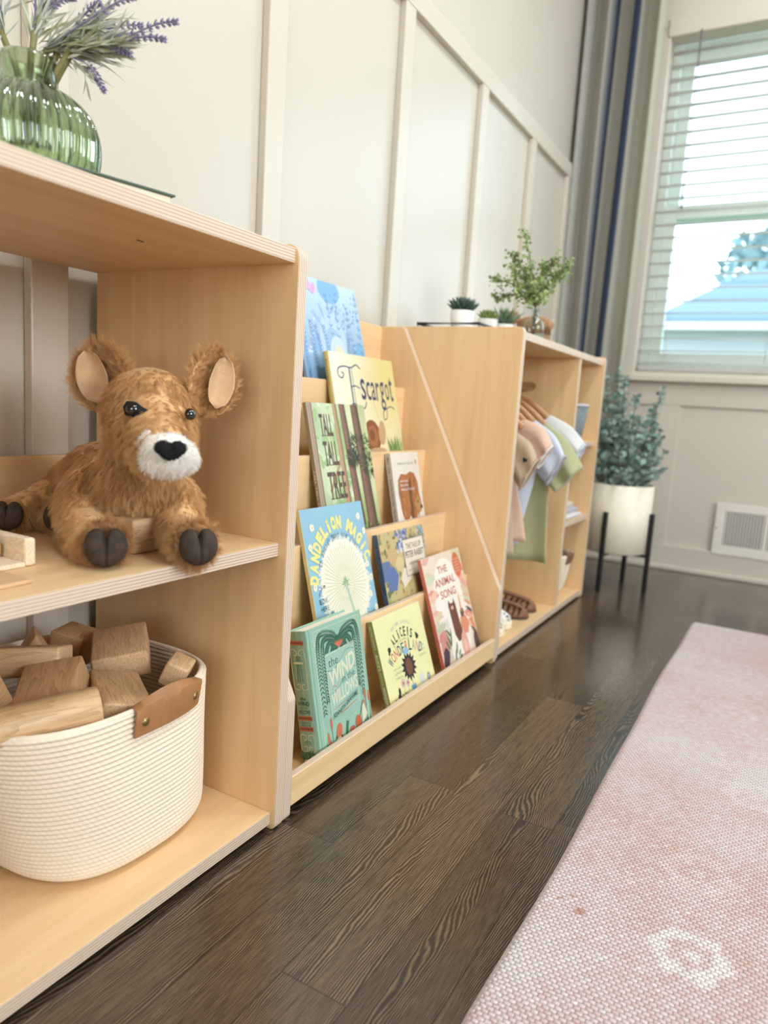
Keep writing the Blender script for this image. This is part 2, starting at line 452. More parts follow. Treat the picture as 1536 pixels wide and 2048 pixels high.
# vent register low on the window wall
M_VENT = plain('vent_paint', (.74,.69,.61), .4, .02); M_VDARK = plain('vent_inside', (.10,.085,.075), .8, .05)
vt = thing('wall_vent', 'painted metal air vent low on the wall under the window', 'vent', (.7194, W-.012, .0957))
bm = bmesh.new(); L_, H_ = .40, .21
for (x0,x1,z0,z1) in ((0,.036,0,H_),(L_-.036,L_,0,H_),(.036,L_-.036,0,.038),(.036,L_-.036,.176,H_),(.178,.192,.038,.176)):
    add_box(bm, x0, x1, -.008, 0, z0, z1, .0015)
obj('frame', bm, M_VENT, vt)
obj('backing', boxm(.03, L_-.03, -.0015, 0, .03, .18, 0), M_VDARK, vt)
for c0 in (.036, .192):
    for k in range(13):
        x = c0+.0055+k*.0109
        o = obj('louver', boxm(x-.0028, x+.0028, -.0065, -.0018, .038, .176, .0006), M_VENT, vt)
sc_ = bmesh.new(); add_lathe(sc_, [(.003,0),(.0028,.0012),(.001,.0016)], seg=10, close_top=True)
for v in sc_.verts: v.co = Vector((.008+v.co.x, -.008-v.co.z, .105+v.co.y))
obj('screw', sc_, M_BLACK, vt)

# ceiling lights (out of the frame, they light the room from above)
M_LENS = NT('lamp_lens'); M_LENS.p(col=(.9,.9,.9), emit=(.86,.93,1.0,1), es=3.0); M_LENS = M_LENS.m
lamp0 = None
for i, (x, y, lbl) in enumerate(((1.30,-.35,'round white ceiling light nearest the camera'),(1.30,.75,'round white ceiling light above the middle of the rug'),(1.30,1.75,'round white ceiling light nearest the window'))):
    t_ = thing('ceiling_light', lbl, 'ceiling light', (x, y, ZC), group='ceiling lights in a row')
    r_ = bmesh.new(); add_lathe(r_, [(.17,0),(.175,-.02),(.165,-.03),(.155,-.03),(.155,-.01)], seg=40, close_bot=False); obj('rim', r_, M_WHITE, t_)
    r_ = bmesh.new(); add_lathe(r_, [(.155,-.012),(.12,-.018),(.001,-.022)], seg=40, close_bot=False); obj('lens', r_, M_LENS, t_, smooth=True)
    l = bpy.data.lights.new('lamp', 'AREA'); l.shape = 'DISK'; l.size = .30; l.energy = CEIL_POWER; l.color = (.86,.93,1.0)
    lo = bpy.data.objects.new('lamp', l); link(lo, t_); lo.location = (0,0,-.035)

# outside: neighbouring house roof and a tree
M_ROOF = NT('outside_shingles'); P = M_ROOF.sep(M_ROOF.coord()); st = M_ROOF.math('FRACT', M_ROOF.math('MULTIPLY', P[2], 3.0))
M_ROOF.p(col=M_ROOF.ramp(st, [(0,(.10,.15,.20)),(.25,(.17,.23,.29)),(1,(.20,.26,.32))]), rough=.9); M_ROOF = M_ROOF.m
M_FASC = plain('outside_fascia', (.75,.72,.70), .6)
hs = thing('neighbouring_house', 'pale hipped roof of the house seen outside through the blind', 'house', (0,10,0))
bm = bmesh.new()
pk = [(.05,1.6,2.95),(2.6,1.6,2.95)]; b = [(-1.25,0,1.95),(4.2,0,1.95),(4.2,4,1.95),(-1.25,4,1.95)]
V = [bm.verts.new(p) for p in pk+b]
for q in ((0,2,3,1),(1,3,4),(1,4,5,0),(0,5,2),(2,5,4,3)): bm.faces.new([V[k] for k in q])
bmesh.ops.recalc_face_normals(bm, faces=bm.faces); obj('roof', bm, M_ROOF, hs)
obj('wall', boxm(-1.1, 4.0, .3, 3.8, -1.5, 1.93, 0), plain('outside_siding', (.42,.45,.48), .8), hs)
obj('gutter', boxm(-1.3, 4.25, -.08, .02, 1.87, 1.97, .02), M_FASC, hs)
M_LEAF_OUT = plain('outside_leaves', (.24,.35,.37), .8)  # leaves paled and blued, outdoor haze put into the colour
tr = thing('garden_tree', 'leafy tree behind the roof outside the window', 'tree', (.6,15,-1.5))
bm = bmesh.new(); add_tube(bm, [(0,0,0),(.1,0,2.5),(0,.1,4.5)], [.22,.16,.08], 8); obj('trunk', bm, plain('bark', (.10,.07,.05), .9), tr)
bm = bmesh.new(); rnd = random.Random(3)
for k in range(700):
    th, ph = rnd.uniform(0,2*PI), math.acos(rnd.uniform(-1,1)); rr = rnd.uniform(.4,1)**.5
    c = Vector((1.5*rr*math.sin(ph)*math.cos(th), 1.2*rr*math.sin(ph)*math.sin(th), 4.9+1.2*rr*math.cos(ph)))
    a = Vector((rnd.gauss(0,1),rnd.gauss(0,1),rnd.gauss(0,1))).normalized()*.16; b_ = a.cross(Vector((rnd.gauss(0,1),1,.3))).normalized()*.09
    bm.faces.new([bm.verts.new(c+q) for q in (-a, -b_, a, b_)])
obj('foliage', bm, M_LEAF_OUT, tr)
struct('ground_outside', boxm(-14, 16, W+.2, 30, -1.6, -1.5, 0), plain('outside_grass', (.14,.2,.08), .9))
# ------------------------------------------------------------ the three shelf units
X0, D = .0200, .400
tk = .0186
def side_rect(name, y0, y1, parent, ztop, dx=D, r=.018):
    pts = rounded([(X0,0),(dx,0),(dx,ztop),(X0,ztop)], [.004,.008,r,.006])
    return obj(name, prism(pts, 'y', y0, y1, .0012), ply('y','z'), parent)

s1 = thing('toy_shelf', 'light plywood open toy shelf in the foreground holding the plush deer', 'shelf')
side_rect('side_panel', -tk, 0, s1, .80)
side_rect('side_panel', -.90, -.90+tk, s1, .80)
obj('top_board', boxm(X0, .3945, -.88, -tk, .7757, .7943), ply('z','y'), s1)
obj('shelf_board', boxm(X0, .387, -.88, -tk, .3962, .4148), ply('z','y'), s1)
obj('shelf_board', boxm(X0, .392, -.88, -tk, .0073, .0259), ply('z','y'), s1)
obj('back_rail', boxm(X0+.001, X0+.013, -.88, -tk, .4148, .5035), ply('x','y'), s1)
kn = bmesh.new(); add_lathe(kn, [(.0001,-.0002),(.004,-.0004)], seg=12, close_bot=False)
for v in kn.verts: v.co = Vector((.285+v.co.x*.5, -.17+v.co.y*1.6, .7757+v.co.z))
obj('knot', kn, plain('wood_knot', (.12,.07,.04), .6), s1)

s2 = thing('book_display_shelf', 'tiered light plywood bookcase showing picture books face out', 'bookcase')
yL, yR = .0020, .8262
def slope_panel(y0, y1):
    pts = rounded([(X0,0),(.3985,0),(.3985,.185),(.091,.800),(X0,.800)], [.003,.008,.012,.016,.005])
    return obj('side_panel', prism(pts, 'y', y0, y1, .0012), ply('y','z'), s2)
slope_panel(yL, yL+tk); slope_panel(yR, yR+tk)
ya, yb = yL+tk, yR
obj('back_panel', boxm(X0+.001, .0300, ya, yb, .02, .800), ply('x','y'), s2)
TX = [.0300,.1048,.1749,.2425,.3126,.3990]; TZ = [.80,.6508,.5022,.3541,.2097,.0640]
BT = .012
FL = [TZ[k+1]-.035 for k in range(4)]+[.0259]
for k in range(1, 5):
    obj('tier_board', boxm(TX[k]-BT, TX[k], ya, yb, FL[k]-.012, TZ[k]), ply('x','y'), s2)
for k in range(4):
    obj('tier_floor', boxm(TX[k]+.0002, TX[k+1]-BT-.0002, ya, yb, FL[k]-.010, FL[k], .0006), ply('z','y'), s2)
obj('tier_floor', boxm(X0+.012, .3985-.0122, ya, yb, .012, .0259, .0006), ply('z','y'), s2)
obj('front_lip', boxm(.3985-.012, .3985, ya, yb, .018, .0640, .0014), ply('x','y'), s2)

s3 = thing('clothes_shelf', 'light plywood wardrobe shelf with hanging rod and cubbies near the window', 'wardrobe shelf')
cA, cB, D3 = .8470, 1.6636, .3943
side_rect('side_panel', cA, cA+tk, s3, .8035, D3, .012)
side_rect('side_panel', cB-tk, cB, s3, .8035, D3, .012)
c0, c1 = cA+tk, cB-tk
obj('top_board', boxm(X0, D3-.006, c0, c1, .777, .7955), ply('z','y'), s3)
obj('bottom_board', boxm(X0, D3-.004, c0, c1, .0073, .0259), ply('z','y'), s3)
dv0, dv1 = 1.376, 1.394
obj('divider', boxm(X0, D3-.008, dv0, dv1, .0259, .777), ply('y','z'), s3)
obj('cubby_shelf', boxm(X0, D3-.008, dv1, c1, .515, .531), ply('z','y'), s3)
obj('cubby_shelf', boxm(X0, D3-.008, dv1, c1, .270, .287), ply('z','y'), s3)
obj('back_panel', boxm(X0+.0005, X0+.007, c0, c1, .02, .79), ply('x','z'), s3)
rd = bmesh.new(); add_tube(rd, [(.245,c0,.690),(.245,dv0,.690)], .0135, 20)
obj('hanging_rod', rd, plain('rod_maple', (.74,.52,.28), .45, .06), s3)
# ------------------------------------------------------------ printed covers: flat inked shapes with their own colours
M_INK = NT('printed_ink'); at = M_INK.n('ShaderNodeAttribute'); at.attribute_name = 'ink'
M_INK.p(col=at.outputs['Color'], rough=.38); M_INK = M_INK.m
_tc = {}
def text_tris(s, bold=0.0, gap=1.0):
    k = (s, bold, gap)
    if k in _tc: return _tc[k]
    cu = bpy.data.curves.new('t', 'FONT'); cu.body = s; cu.size = 1; cu.offset = bold; cu.space_character = gap; cu.resolution_u = 3
    o = bpy.data.objects.new('t', cu); COL.objects.link(o)
    dg = bpy.context.evaluated_depsgraph_get(); dg.update()
    me = bpy.data.meshes.new_from_object(o.evaluated_get(dg))
    V = np.array([(v.co.x, v.co.y) for v in me.vertices]) if len(me.vertices) else np.zeros((0,2))
    Fc = [tuple(p.vertices) for p in me.polygons]
    bpy.data.objects.remove(o); bpy.data.meshes.remove(me)
    if len(V): V = (V-V.min(0))/np.maximum(V.max(0)-V.min(0), 1e-6)
    _tc[k] = (V, Fc); return _tc[k]
def clip_poly(P, x0, y0, x1, y1):
    for ax, lim, sg in ((0,x0,1),(0,x1,-1),(1,y0,1),(1,y1,-1)):
        out = []
        for i in range(len(P)):
            a, b = P[i-1], P[i]; da, db = sg*(a[ax]-lim), sg*(b[ax]-lim)
            if (da >= 0) != (db >= 0):
                t = da/(da-db); out.append((a[0]+(b[0]-a[0])*t, a[1]+(b[1]-a[1])*t))
            if db >= 0: out.append(b)
        P = out
        if len(P) < 3: return []
    return P
class Art:
    def __init__(s, w, h): s.w, s.h, s.F, s.k = w, h, [], 0
    def poly(s, P, c, layer=1, clip=True):
        P = [(float(p[0]), float(p[1])) for p in P]
        if clip: P = clip_poly(P, 0, 0, s.w, s.h)
        s.k += 1
        if len(P) >= 3: s.F.append((P, c, layer, s.k))
    def grid(s, nx, ny, fn, layer=1):
        s.k += 1; f = lambda i, j: tuple(fn(i/nx, j/ny)); X = lambda i: s.w*i/nx; Y = lambda j: s.h*j/ny
        for i in range(nx):
            for j in range(ny):
                s.F.append(([(X(i),Y(j)),(X(i+1),Y(j)),(X(i+1),Y(j+1)),(X(i),Y(j+1))], [f(i,j),f(i+1,j),f(i+1,j+1),f(i,j+1)], layer, s.k))
    def rect(s, x0, y0, x1, y1, c, layer=1): s.poly([(x0,y0),(x1,y0),(x1,y1),(x0,y1)], c, layer)
    def ell(s, cx, cy, rx, ry, c, layer=2, n=18, rot=0, wob=0, a0=0, a1=2*PI):
        P = []
        for i in range(n):
            t = a0+(a1-a0)*i/n; k = 1+(random.uniform(-wob, wob) if wob else 0)
            x, y = rx*math.cos(t)*k, ry*math.sin(t)*k
            P.append((cx+x*math.cos(rot)-y*math.sin(rot), cy+x*math.sin(rot)+y*math.cos(rot)))
        s.poly(P, c, layer)
    def line(s, pts, wd, c, layer=2, taper=False):
        n = len(pts)
        for i in range(n-1):
            a, b = np.array(pts[i], float), np.array(pts[i+1], float); d = b-a; L = np.hypot(*d)
            if L < 1e-7: continue
            nrm = np.array([-d[1], d[0]])/L*wd/2; e = d/L*wd*.25
            k0 = 1-(i/(n-1)) if taper else 1; k1 = 1-((i+1)/(n-1)) if taper else 1
            s.poly([a-e+nrm*k0, a-e-nrm*k0, b+e-nrm*k1, b+e+nrm*k1], c, layer)
    def curve(s, ctrl, wd, c, layer=2, n=6, taper=False):
        s.line([(p.x, p.y) for p in catmull([(q[0], q[1], 0) for q in ctrl], n)], wd, c, layer, taper)
    def leaf(s, x, y, L, wd, ang, c, layer=3):
        ca, sa = math.cos(ang), math.sin(ang)
        P = [(x+ca*a*L-sa*b*wd, y+sa*a*L+ca*b*wd) for a, b in ((0,0),(.3,.5),(.7,.42),(1,0),(.7,-.42),(.3,-.5))]
        s.poly(P, c, layer)
    def frond(s, ctrl, c, stem, L=.006, wd=.0016, step=7, layer=3):
        pts = catmull([(q[0], q[1], 0) for q in ctrl], step)
        s.line([(p.x, p.y) for p in pts], .0006, stem, layer)
        for i in range(1, len(pts)-1):
            d = pts[i+1]-pts[i-1]; a = math.atan2(d.y, d.x)
            for sg in (1, -1): s.leaf(pts[i].x, pts[i].y, L, wd, a+sg*.75, c, layer+1)
    def text(s, t, x, y, w_, h_, c, layer=5, bold=0.0, rot=0, shear=0, gap=1.0, fn=None):
        V, Fc = text_tris(t, bold, gap); s.k += 1
        for f in Fc:
            P = []
            for i in f:
                u, v = V[i]; X, Y = u*w_+v*h_*shear, v*h_
                if fn: P.append(tuple(float(q) for q in fn(X/w_, Y))); continue
                P.append((x+X*math.cos(rot)-Y*math.sin(rot), y+X*math.sin(rot)+Y*math.cos(rot)))
            s.F.append((P, c, layer, s.k))
    def arc_text(s, t, cx, cy, rx, ry, a0, a1, h_, c, layer=5, bold=.02, wf=.62):
        """letters one by one along an ellipse, a0 -> a1 in degrees"""
        n = len(t)
        for i, ch in enumerate(t):
            if ch == ' ': continue
            a = math.radians(a0+(a1-a0)*(i+.5)/n)
            step = abs(math.radians(a1-a0))/n*(rx+ry)/2
            px, py = cx+rx*math.cos(a), cy+ry*math.sin(a); rot = math.atan2(rx*math.sin(a)*1.0, ry*math.cos(a)) - PI/2
            rot = math.atan2(-rx*math.sin(a) , -0.0) if False else rot
            w_ = step*wf*(.45 if ch in "iI1.,!'" else 1.25 if ch in 'MW' else 1)
            hh = h_*(.8 if ch.islower() and ch not in 'iltdbhk' else 1)
            s.text(ch, px-math.cos(rot)*w_/2, py-math.sin(rot)*w_/2, w_, hh, c, layer, bold, rot)
    def build(s, name, parent, place, gap=3.5e-5):
        V, Fc, C_ = [], [], []
        G = sorted({(ly, g) for _, _, ly, g in s.F}); rank = {k: i for i, k in enumerate(G)}; step = min(1.2e-6, 7e-4/max(1, len(G)))
        for P, c, ly, g_ in s.F:
            b = len(V); off = rank[(ly, g_)]*step
            for p in P: V.append(place(p[0], p[1], 5e-5+off))
            Fc.append(list(range(b, b+len(P)))); cs = c if isinstance(c, list) else [c]*len(P)
            for c in cs: gy = .3*c[0]+.59*c[1]+.11*c[2]; C_.append(tuple((a*.84+gy*.16)*.80 for a in c))
        me = bpy.data.meshes.new(name); me.from_pydata(V, [], Fc); me.update()
        ca = me.color_attributes.new('ink', 'FLOAT_COLOR', 'CORNER')
        ca.data.foreach_set('color', np.array([(*c, 1) for c in C_], dtype=np.float32).ravel())
        return obj(name, me, M_INK, parent)

_cm = {}
def flat(name, c, rough=.4):
    k = (name, c)
    if k not in _cm:
        gy = .3*c[0]+.59*c[1]+.11*c[2]; _cm[k] = plain(name, tuple((a*.84+gy*.16)*.80 for a in c), rough, .02)
    return _cm[k]
M_PAGES = NT('book_pages'); st = M_PAGES.math('FRACT', M_PAGES.math('MULTIPLY', M_PAGES.sep(M_PAGES.coord())[0], 2500.0))
M_PAGES.p(col=M_PAGES.ramp(st, [(0,(.62,.56,.44)),(.5,(.80,.76,.66))]), rough=.8); M_PAGES = M_PAGES.m

def book(name, label, k, y0, w_, h_, th, col, spine_col, front=None, spine=None, hard=False, group=None, corner=.001):
    """a book standing in tier k, leaning back on that tier's board"""
    zf = FL[k]+.0006; xf = (TX[k+1]-BT-.0012 if k < 4 else .3985-.0122-.0012); xb = TX[k]+.0008
    a = .1
    for _ in range(20):
        top = min(TZ[k], zf+h_*math.cos(a))
        x0 = xf-th*math.cos(a)-.0003
        a = math.atan((x0-xb)/(top-zf))
    root = thing(name, label, 'book', (x0, y0, zf), (0, -a, 0), group)
    tb = .0024 if hard else .0005; ov = .003 if hard else .0
    cm = flat('book_cover', col); sm = flat('book_spine', spine_col)
    bm = bmesh.new()
    add_box(bm, th-tb, th, 0, w_, 0, h_, min(tb*.4, .0006), 0)
    add_box(bm, 0, tb, 0, w_, 0, h_, min(tb*.4, .0006), 0)
    o = obj('cover', bm, cm, root)
    if hard:
        P = [(th, .0), (th*.8, -.0022), (th*.5, -.0032), (th*.2, -.0022), (0, 0), (0, .0022), (th, .0022)]
        sb = prism([(p[0], p[1]) for p in P], 'z', 0, h_, .0004)
    else: sb = boxm(0, th, -.0006, .0006, 0, h_, .0003)
    so = obj('spine', sb, sm, root)
    obj('pages', boxm(tb+.0001, th-tb-.0001, .0012, w_-ov-.0006, ov, h_-ov-(.0004), 0), M_PAGES, root)
    if front:
        A = Art(w_, h_); front(A); A.build('cover_print', o, lambda u, v, d: (th+d, u, v))
    if spine:
        A = Art(th, h_); spine(A); off = -.0006 if not hard else -.0034
        A.build('spine_print', so, lambda u, v, d: (u, off-d, v))
    return root

CR = lin(250,240,205)
# --- back tier, blue
def art_blue(A):
    w_, h_ = A.w, A.h; r = random.Random(5)
    def bgb(u, v):
        c = tuple(a*(1-v)+b*v for a, b in zip(lin(110,165,215), lin(196,224,245))); k = max(0, 1-v*6)
        return tuple(a*(1-k)+b*k for a, b in zip(c, lin(60,90,110)))
    A.grid(6, 20, bgb)
    for k in range(70):
        a = PI*r.uniform(.02,.98); rr_ = r.uniform(.30,.40); A.leaf(w_*(.47+rr_*math.cos(a)), h_*(.30+.95*rr_*math.sin(a)), .012, .004, a+r.uniform(-.5,.5), lin(*[(178,214,244),(150,195,238),(210,230,248)][k%3]), 3)
    for k in range(60):
        x = w_*r.uniform(.5,1); y = h_*r.uniform(.45,.95); A.leaf(x, y, .011, .004, r.uniform(0,3), lin(*[(110,158,208),(130,176,222)][k%2]), 3)
    A.ell(w_*.50, h_*.42, w_*.22, h_*.30, lin(186,216,243), 3); A.ell(w_*.50, h_*.36, w_*.15, h_*.24, lin(158,198,236), 4)
    for (x,y,rx,ry,c) in ((.55,.93,.17,.12,(120,185,240)),(.88,.42,.09,.07,(120,190,240)),(.30,.45,.12,.08,(135,190,240)),(.95,.28,.10,.06,(120,165,225))):
        A.ell(w_*x, h_*y, w_*rx, h_*ry, lin(*c), 2)
    for s_ in range(9):
        x = w_*(.06+.11*s_); top = h_*(.55+.4*r.random()); c = lin(95,145,200)
        ctrl = [(x, h_*.12), (x+.006*r.uniform(-1,1), h_*.35), (x+.012*r.uniform(-1,1), top)]
        A.frond(ctrl, lin(110,160,212), c, .011, .003, 9, 3)
    for k in range(9):
        a = PI*k/8; A.frond([(w_*.5+w_*.22*math.cos(a), h_*.45+h_*.22*math.sin(a)), (w_*.5+w_*.30*math.cos(a), h_*.45+h_*.30*math.sin(a)), (w_*.5+w_*.36*math.cos(a), h_*.45+h_*.36*math.sin(a))], lin(175,210,245), lin(160,200,240), .007, .002, 4, 5)
    A.ell(w_*.55, h_*.33, w_*.14, h_*.20, lin(205,225,245), 5); A.ell(w_*.56, h_*.30, w_*.09, h_*.15, lin(240,230,190), 6)
    for k in range(60):
        x = w_*r.random(); A.leaf(x, 0, h_*r.uniform(.08,.24), .004, PI/2+r.uniform(-.4,.4), lin(*[(60,90,105),(110,140,150),(35,60,80)][k%3]), 6)
    A.ell(w_*.24, h_*.93, .010, .014, lin(225,175,225), 6, rot=.6); A.ell(w_*.31, h_*.91, .007, .014, lin(235,160,215), 6, rot=-.4)
book('picture_book', 'pale blue picture book with misty trees alone on the highest tier', 0, .447, .252, .258, .008, lin(160,205,240), lin(120,170,220), art_blue)

# --- yellow snail book
def art_yellow(A):
    w_, h_ = A.w, A.h; r = random.Random(8)
    def bgy(u, v):
        t = max(0, min(1, (u-.12)*1.5))*max(.25, min(1, 1.25-abs(v-.95)*.9)); return tuple(a*(1-t)+b*t for a, b in zip(lin(248,243,215), lin(234,214,122)))
    A.grid(12, 12, bgy)
    ink = lin(52,66,112)
    A.line([(w_*.27,h_*.48),(w_*.27,h_*.87)], .0048, ink, 5); A.line([(w_*.305,h_*.48),(w_*.305,h_*.87)], .0020, ink, 5)
    A.curve([(w_*.44,h_*.88),(w_*.38,h_*.91),(w_*.30,h_*.88),(w_*.20,h_*.885),(w_*.11,h_*.86),(w_*.10,h_*.80),(w_*.15,h_*.78),(w_*.18,h_*.815),(w_*.15,h_*.83)], .0030, ink, 5)
    A.curve([(w_*.40,h_*.70),(w_*.33,h_*.72),(w_*.28,h_*.71)], .0026, ink, 5)
    A.curve([(w_*.20,h_*.52),(w_*.28,h_*.56),(w_*.38,h_*.52),(w_*.44,h_*.53),(w_*.47,h_*.58)], .0030, ink, 5)
    x = w_*.41
    for ch, ww, hh, dy in (('s',.09,.19,.0),('c',.08,.17,.0),('a',.08,.17,.0),('r',.07,.17,.0),('g',.09,.27,-.09),('o',.08,.16,.01),('t',.07,.24,.0)):
        A.text(ch, x, h_*(.60+dy), w_*ww*.82, h_*hh, ink, 5, .006); x += w_*ww*.97
    A.curve([(w_*.80,h_*.53),(w_*.78,h_*.44),(w_*.73,h_*.43),(w_*.74,h_*.50),(w_*.86,h_*.55),(w_*.93,h_*.53)], .0024, ink, 5)
    # a plain little snail
    A.line([(w_*.63,h_*.42),(w_*.58,h_*.62)], .0008, lin(150,105,60), 4); A.line([(w_*.73,h_*.40),(w_*.75,h_*.53)], .0008, lin(150,105,60), 4)
    A.ell(w_*.50, h_*.27, w_*.13, h_*.15, lin(150,82,40), 4); A.ell(w_*.50, h_*.27, w_*.085, h_*.10, lin(176,104,55), 5); A.ell(w_*.49, h_*.28, w_*.045, h_*.05, lin(140,76,38), 6)
    A.ell(w_*.66, h_*.30, w_*.060, h_*.115, lin(205,165,110), 5, rot=-.2)
    A.ell(w_*.56, h_*.13, w_*.14, h_*.035, lin(205,165,110), 4)
    for k in range(90):
        x = w_*r.uniform(.76,.99); A.leaf(x, h_*.02, h_*r.uniform(.12,.27), .0035, PI/2+r.uniform(-.35,.35), lin(*[(95,140,50),(140,175,75),(70,115,45),(175,195,110)][k%4]), 5)
    for k in range(5): A.ell(w_*r.uniform(.78,.97), h_*r.uniform(.03,.11), .005, .005, lin(228,205,205), 7, 7, wob=.2)
    for k in range(30): A.leaf(w_*(.02+.015*k), 0, h_*r.uniform(.03,.09), .003, PI/2+r.uniform(-.3,.3), lin(150,170,90), 3)
def spine_yellow(A):
    A.text('Escargot', A.w*.30, A.h*.93, A.h*.22, A.w*.4, lin(110,95,55), 3, rot=-PI/2)
    A.rect(0, A.h*.36, A.w, A.h*.39, lin(70,70,80), 2)
book('picture_book', 'yellow hardcover with a small brown snail and grass on its cover', 1, .4825, .268, .246, .0125, lin(236,222,140), lin(216,196,105), art_yellow, spine_yellow, hard=True)

# --- forest book
def art_forest(A):
    w_, h_ = A.w, A.h; r = random.Random(2)
    mx = lambda a, b, t: tuple(p*(1-t)+q*t for p, q in zip(a, b))
    def bgf(u, v):
        n = .5+.5*math.sin(u*9+v*5)*math.cos(v*8-u*6); c = mx(lin(150,190,95), lin(226,232,178), n)
        c = mx(lin(140,172,70), c, min(1, v*2.2)); return mx(c, lin(200,228,200), max(0, .55-u*1.4))
    A.grid(16, 24, bgf)
    for k in range(20): A.line([(w_*r.random(), 0), (w_*r.random(), h_)], .0016, lin(205,200,150), 2)
    for k in range(70): A.ell(w_*r.uniform(0,.55), h_*r.uniform(.25,1), r.uniform(.004,.010), r.uniform(.004,.012), lin(*[(165,205,120),(205,225,170),(150,195,110),(226,238,205)][k%4]), 2, 8, wob=.3)
    def trunk(x0, x1, wd, cs, ly):
        n = 7
        for i in range(n):
            t = (i+.5)/n; f = 1-abs(t-.35)*1.5; c = tuple(a*(1-f)+b*f for a, b in zip(lin(*cs[0]), lin(*cs[1])))
            dx0 = wd*(i/n-.5); dx1 = wd*((i+1.05)/n-.5)
            A.poly([(x0+dx0*.8, h_), (x0+dx1*.8, h_), (x1+dx1*1.15, 0), (x1+dx0*1.15, 0)], c, ly)
    trunk(w_*.45, w_*.48, .018, ((120,84,50),(205,165,110)), 3)
    trunk(w_*.58, w_*.66, .026, ((70,42,30),(150,104,78)), 4)
    trunk(w_*.80, w_*.86, .034, ((62,36,27),(140,98,72)), 5)
    A.line([(w_*.20,h_*.40),(w_*.45,h_*.62)], .007, lin(190,150,95), 3)
    for i in range(6): A.rect(w_*(.0+.014*i), 0, w_*(.0+.014*(i+1.05)), h_, lin(*[(170,150,120),(190,165,130),(150,120,90),(200,175,140),(140,100,70),(165,130,95)][i]), 2)
    for cx, cy, sp in ((.80,.70,.18),(.95,.55,.13),(.66,.62,.08)):
        for k in range(110):
            a = r.uniform(0, 2*PI); d = r.random()**.6
            A.leaf(w_*(cx+sp*d*math.cos(a)), h_*(cy+sp*.45*d*math.sin(a)), r.uniform(.008,.018), .0022, a+r.uniform(-.5,.5), lin(*[(58,68,38),(84,92,52),(40,48,30)][k%3]), 6+k%3)
    for k in range(160): A.leaf(w_*r.random(), h_*r.uniform(-.02,.12), r.uniform(.006,.02), .003, PI/2+r.uniform(-.9,.9), lin(*[(110,130,50),(75,95,45),(150,170,80),(90,60,40)][k%4]), 6)
    for k in range(26): A.line([(w_*r.uniform(.62,1),0),(w_*r.uniform(.66,.98),h_*r.uniform(.06,.16))], .0014, lin(60,38,28), 7)
    ink = lin(92,58,42)
    def serif_word(t, x, y, ww, hh):
        A.text(t, x, y, ww, hh, ink, 9, .012)
        n = len(t)
        for i in range(n): A.rect(x+ww*(i+.1)/n, y, x+ww*(i+.9)/n, y+hh*.035, ink, 9)
    serif_word('TALL', w_*.17, h_*.775, w_*.20, h_*.15)
    serif_word('TALL', w_*.17, h_*.575, w_*.23, h_*.165)
    serif_word('TREE', w_*.17, h_*.345, w_*.29, h_*.185)
book('picture_book', 'tall forest picture book with brown trunks and green leaves', 2, .338, .209, .289, .008, lin(175,190,140), lin(160,135,105), art_forest, lambda A: A.text('TALL TALL TREE', A.w*.25, A.h*.55, A.h*.3, A.w*.5, lin(245,240,225), 3, rot=-PI/2))

# --- white board book with a plain brown animal shape
def art_bear(A):
    w_, h_ = A.w, A.h; r = random.Random(4)
    A.text('Bill Martin Jr / Eric Carle', w_*.22, h_*.845, w_*.58, h_*.030, (.03,.03,.03), 4, .008)
    A.ell(w_*.89, h_*.875, .004, .006, lin(190,160,60), 4)
    P = [(.20,.02),(.24,.14),(.17,.30),(.12,.50),(.16,.66),(.28,.735),(.48,.72),(.62,.755),(.78,.73),(.86,.62),(.88,.46),(.93,.33),(.90,.24),(.80,.22),(.74,.30),(.70,.17),(.72,.02),(.56,.02),(.52,.16),(.46,.20),(.40,.15),(.38,.02)]
    A.poly([(x*w_, y*h_) for x, y in P], lin(188,110,45), 3)
    for k in range(60):
        x, y = r.uniform(.16,.80), r.uniform(.20,.68); A.line([(x*w_, y*h_), ((x+.02)*w_, (y-r.uniform(.05,.13))*h_)], r.uniform(.002,.007), lin(*[(196,120,55),(150,90,45),(120,72,40),(210,140,70),(168,88,34)][k%5]), 4, True)
    A.poly([(w_*a, h_*b) for a, b in ((.50,.04),(.58,.04),(.62,.70),(.50,.60))], lin(120,74,42), 4)
    A.poly([(w_*a, h_*b) for a, b in ((.66,.34),(.80,.46),(.92,.34),(.90,.24),(.78,.20))], lin(196,146,72), 5)
    A.ell(w_*.91, h_*.29, .006, .005, (.02,.015,.012), 6); A.ell(w_*.79, h_*.36, .0028, .0034, (.02,.015,.01), 6)
    for i, t in enumerate(('Brown Bear,', 'Brown Bear,', 'What Do You See?')):
        A.text(t, w_*.23, h_*(.625-.052*i), w_*(.30 if i < 2 else .50), h_*.034, (.86,.85,.82), 8, .012)
    A.text('Board Book', w_*.3, h_*.02, .001, .001, CR, 1) if False else None
book('board_book', 'small white board book with a brown patchwork animal shape', 2, .622, .131, .1825, .0135, lin(238,230,216), lin(205,196,182), art_bear, lambda A: (A.text('Martin / Carle', A.w*.28, A.h*.95, A.h*.20, A.w*.38, (.03,.03,.03), 3, .01, rot=-PI/2), A.text('Brown Bear, Brown Bear, What Do You See?', A.w*.28, A.h*.68, A.h*.62, A.w*.38, (.03,.03,.03), 3, .01, rot=-PI/2)))

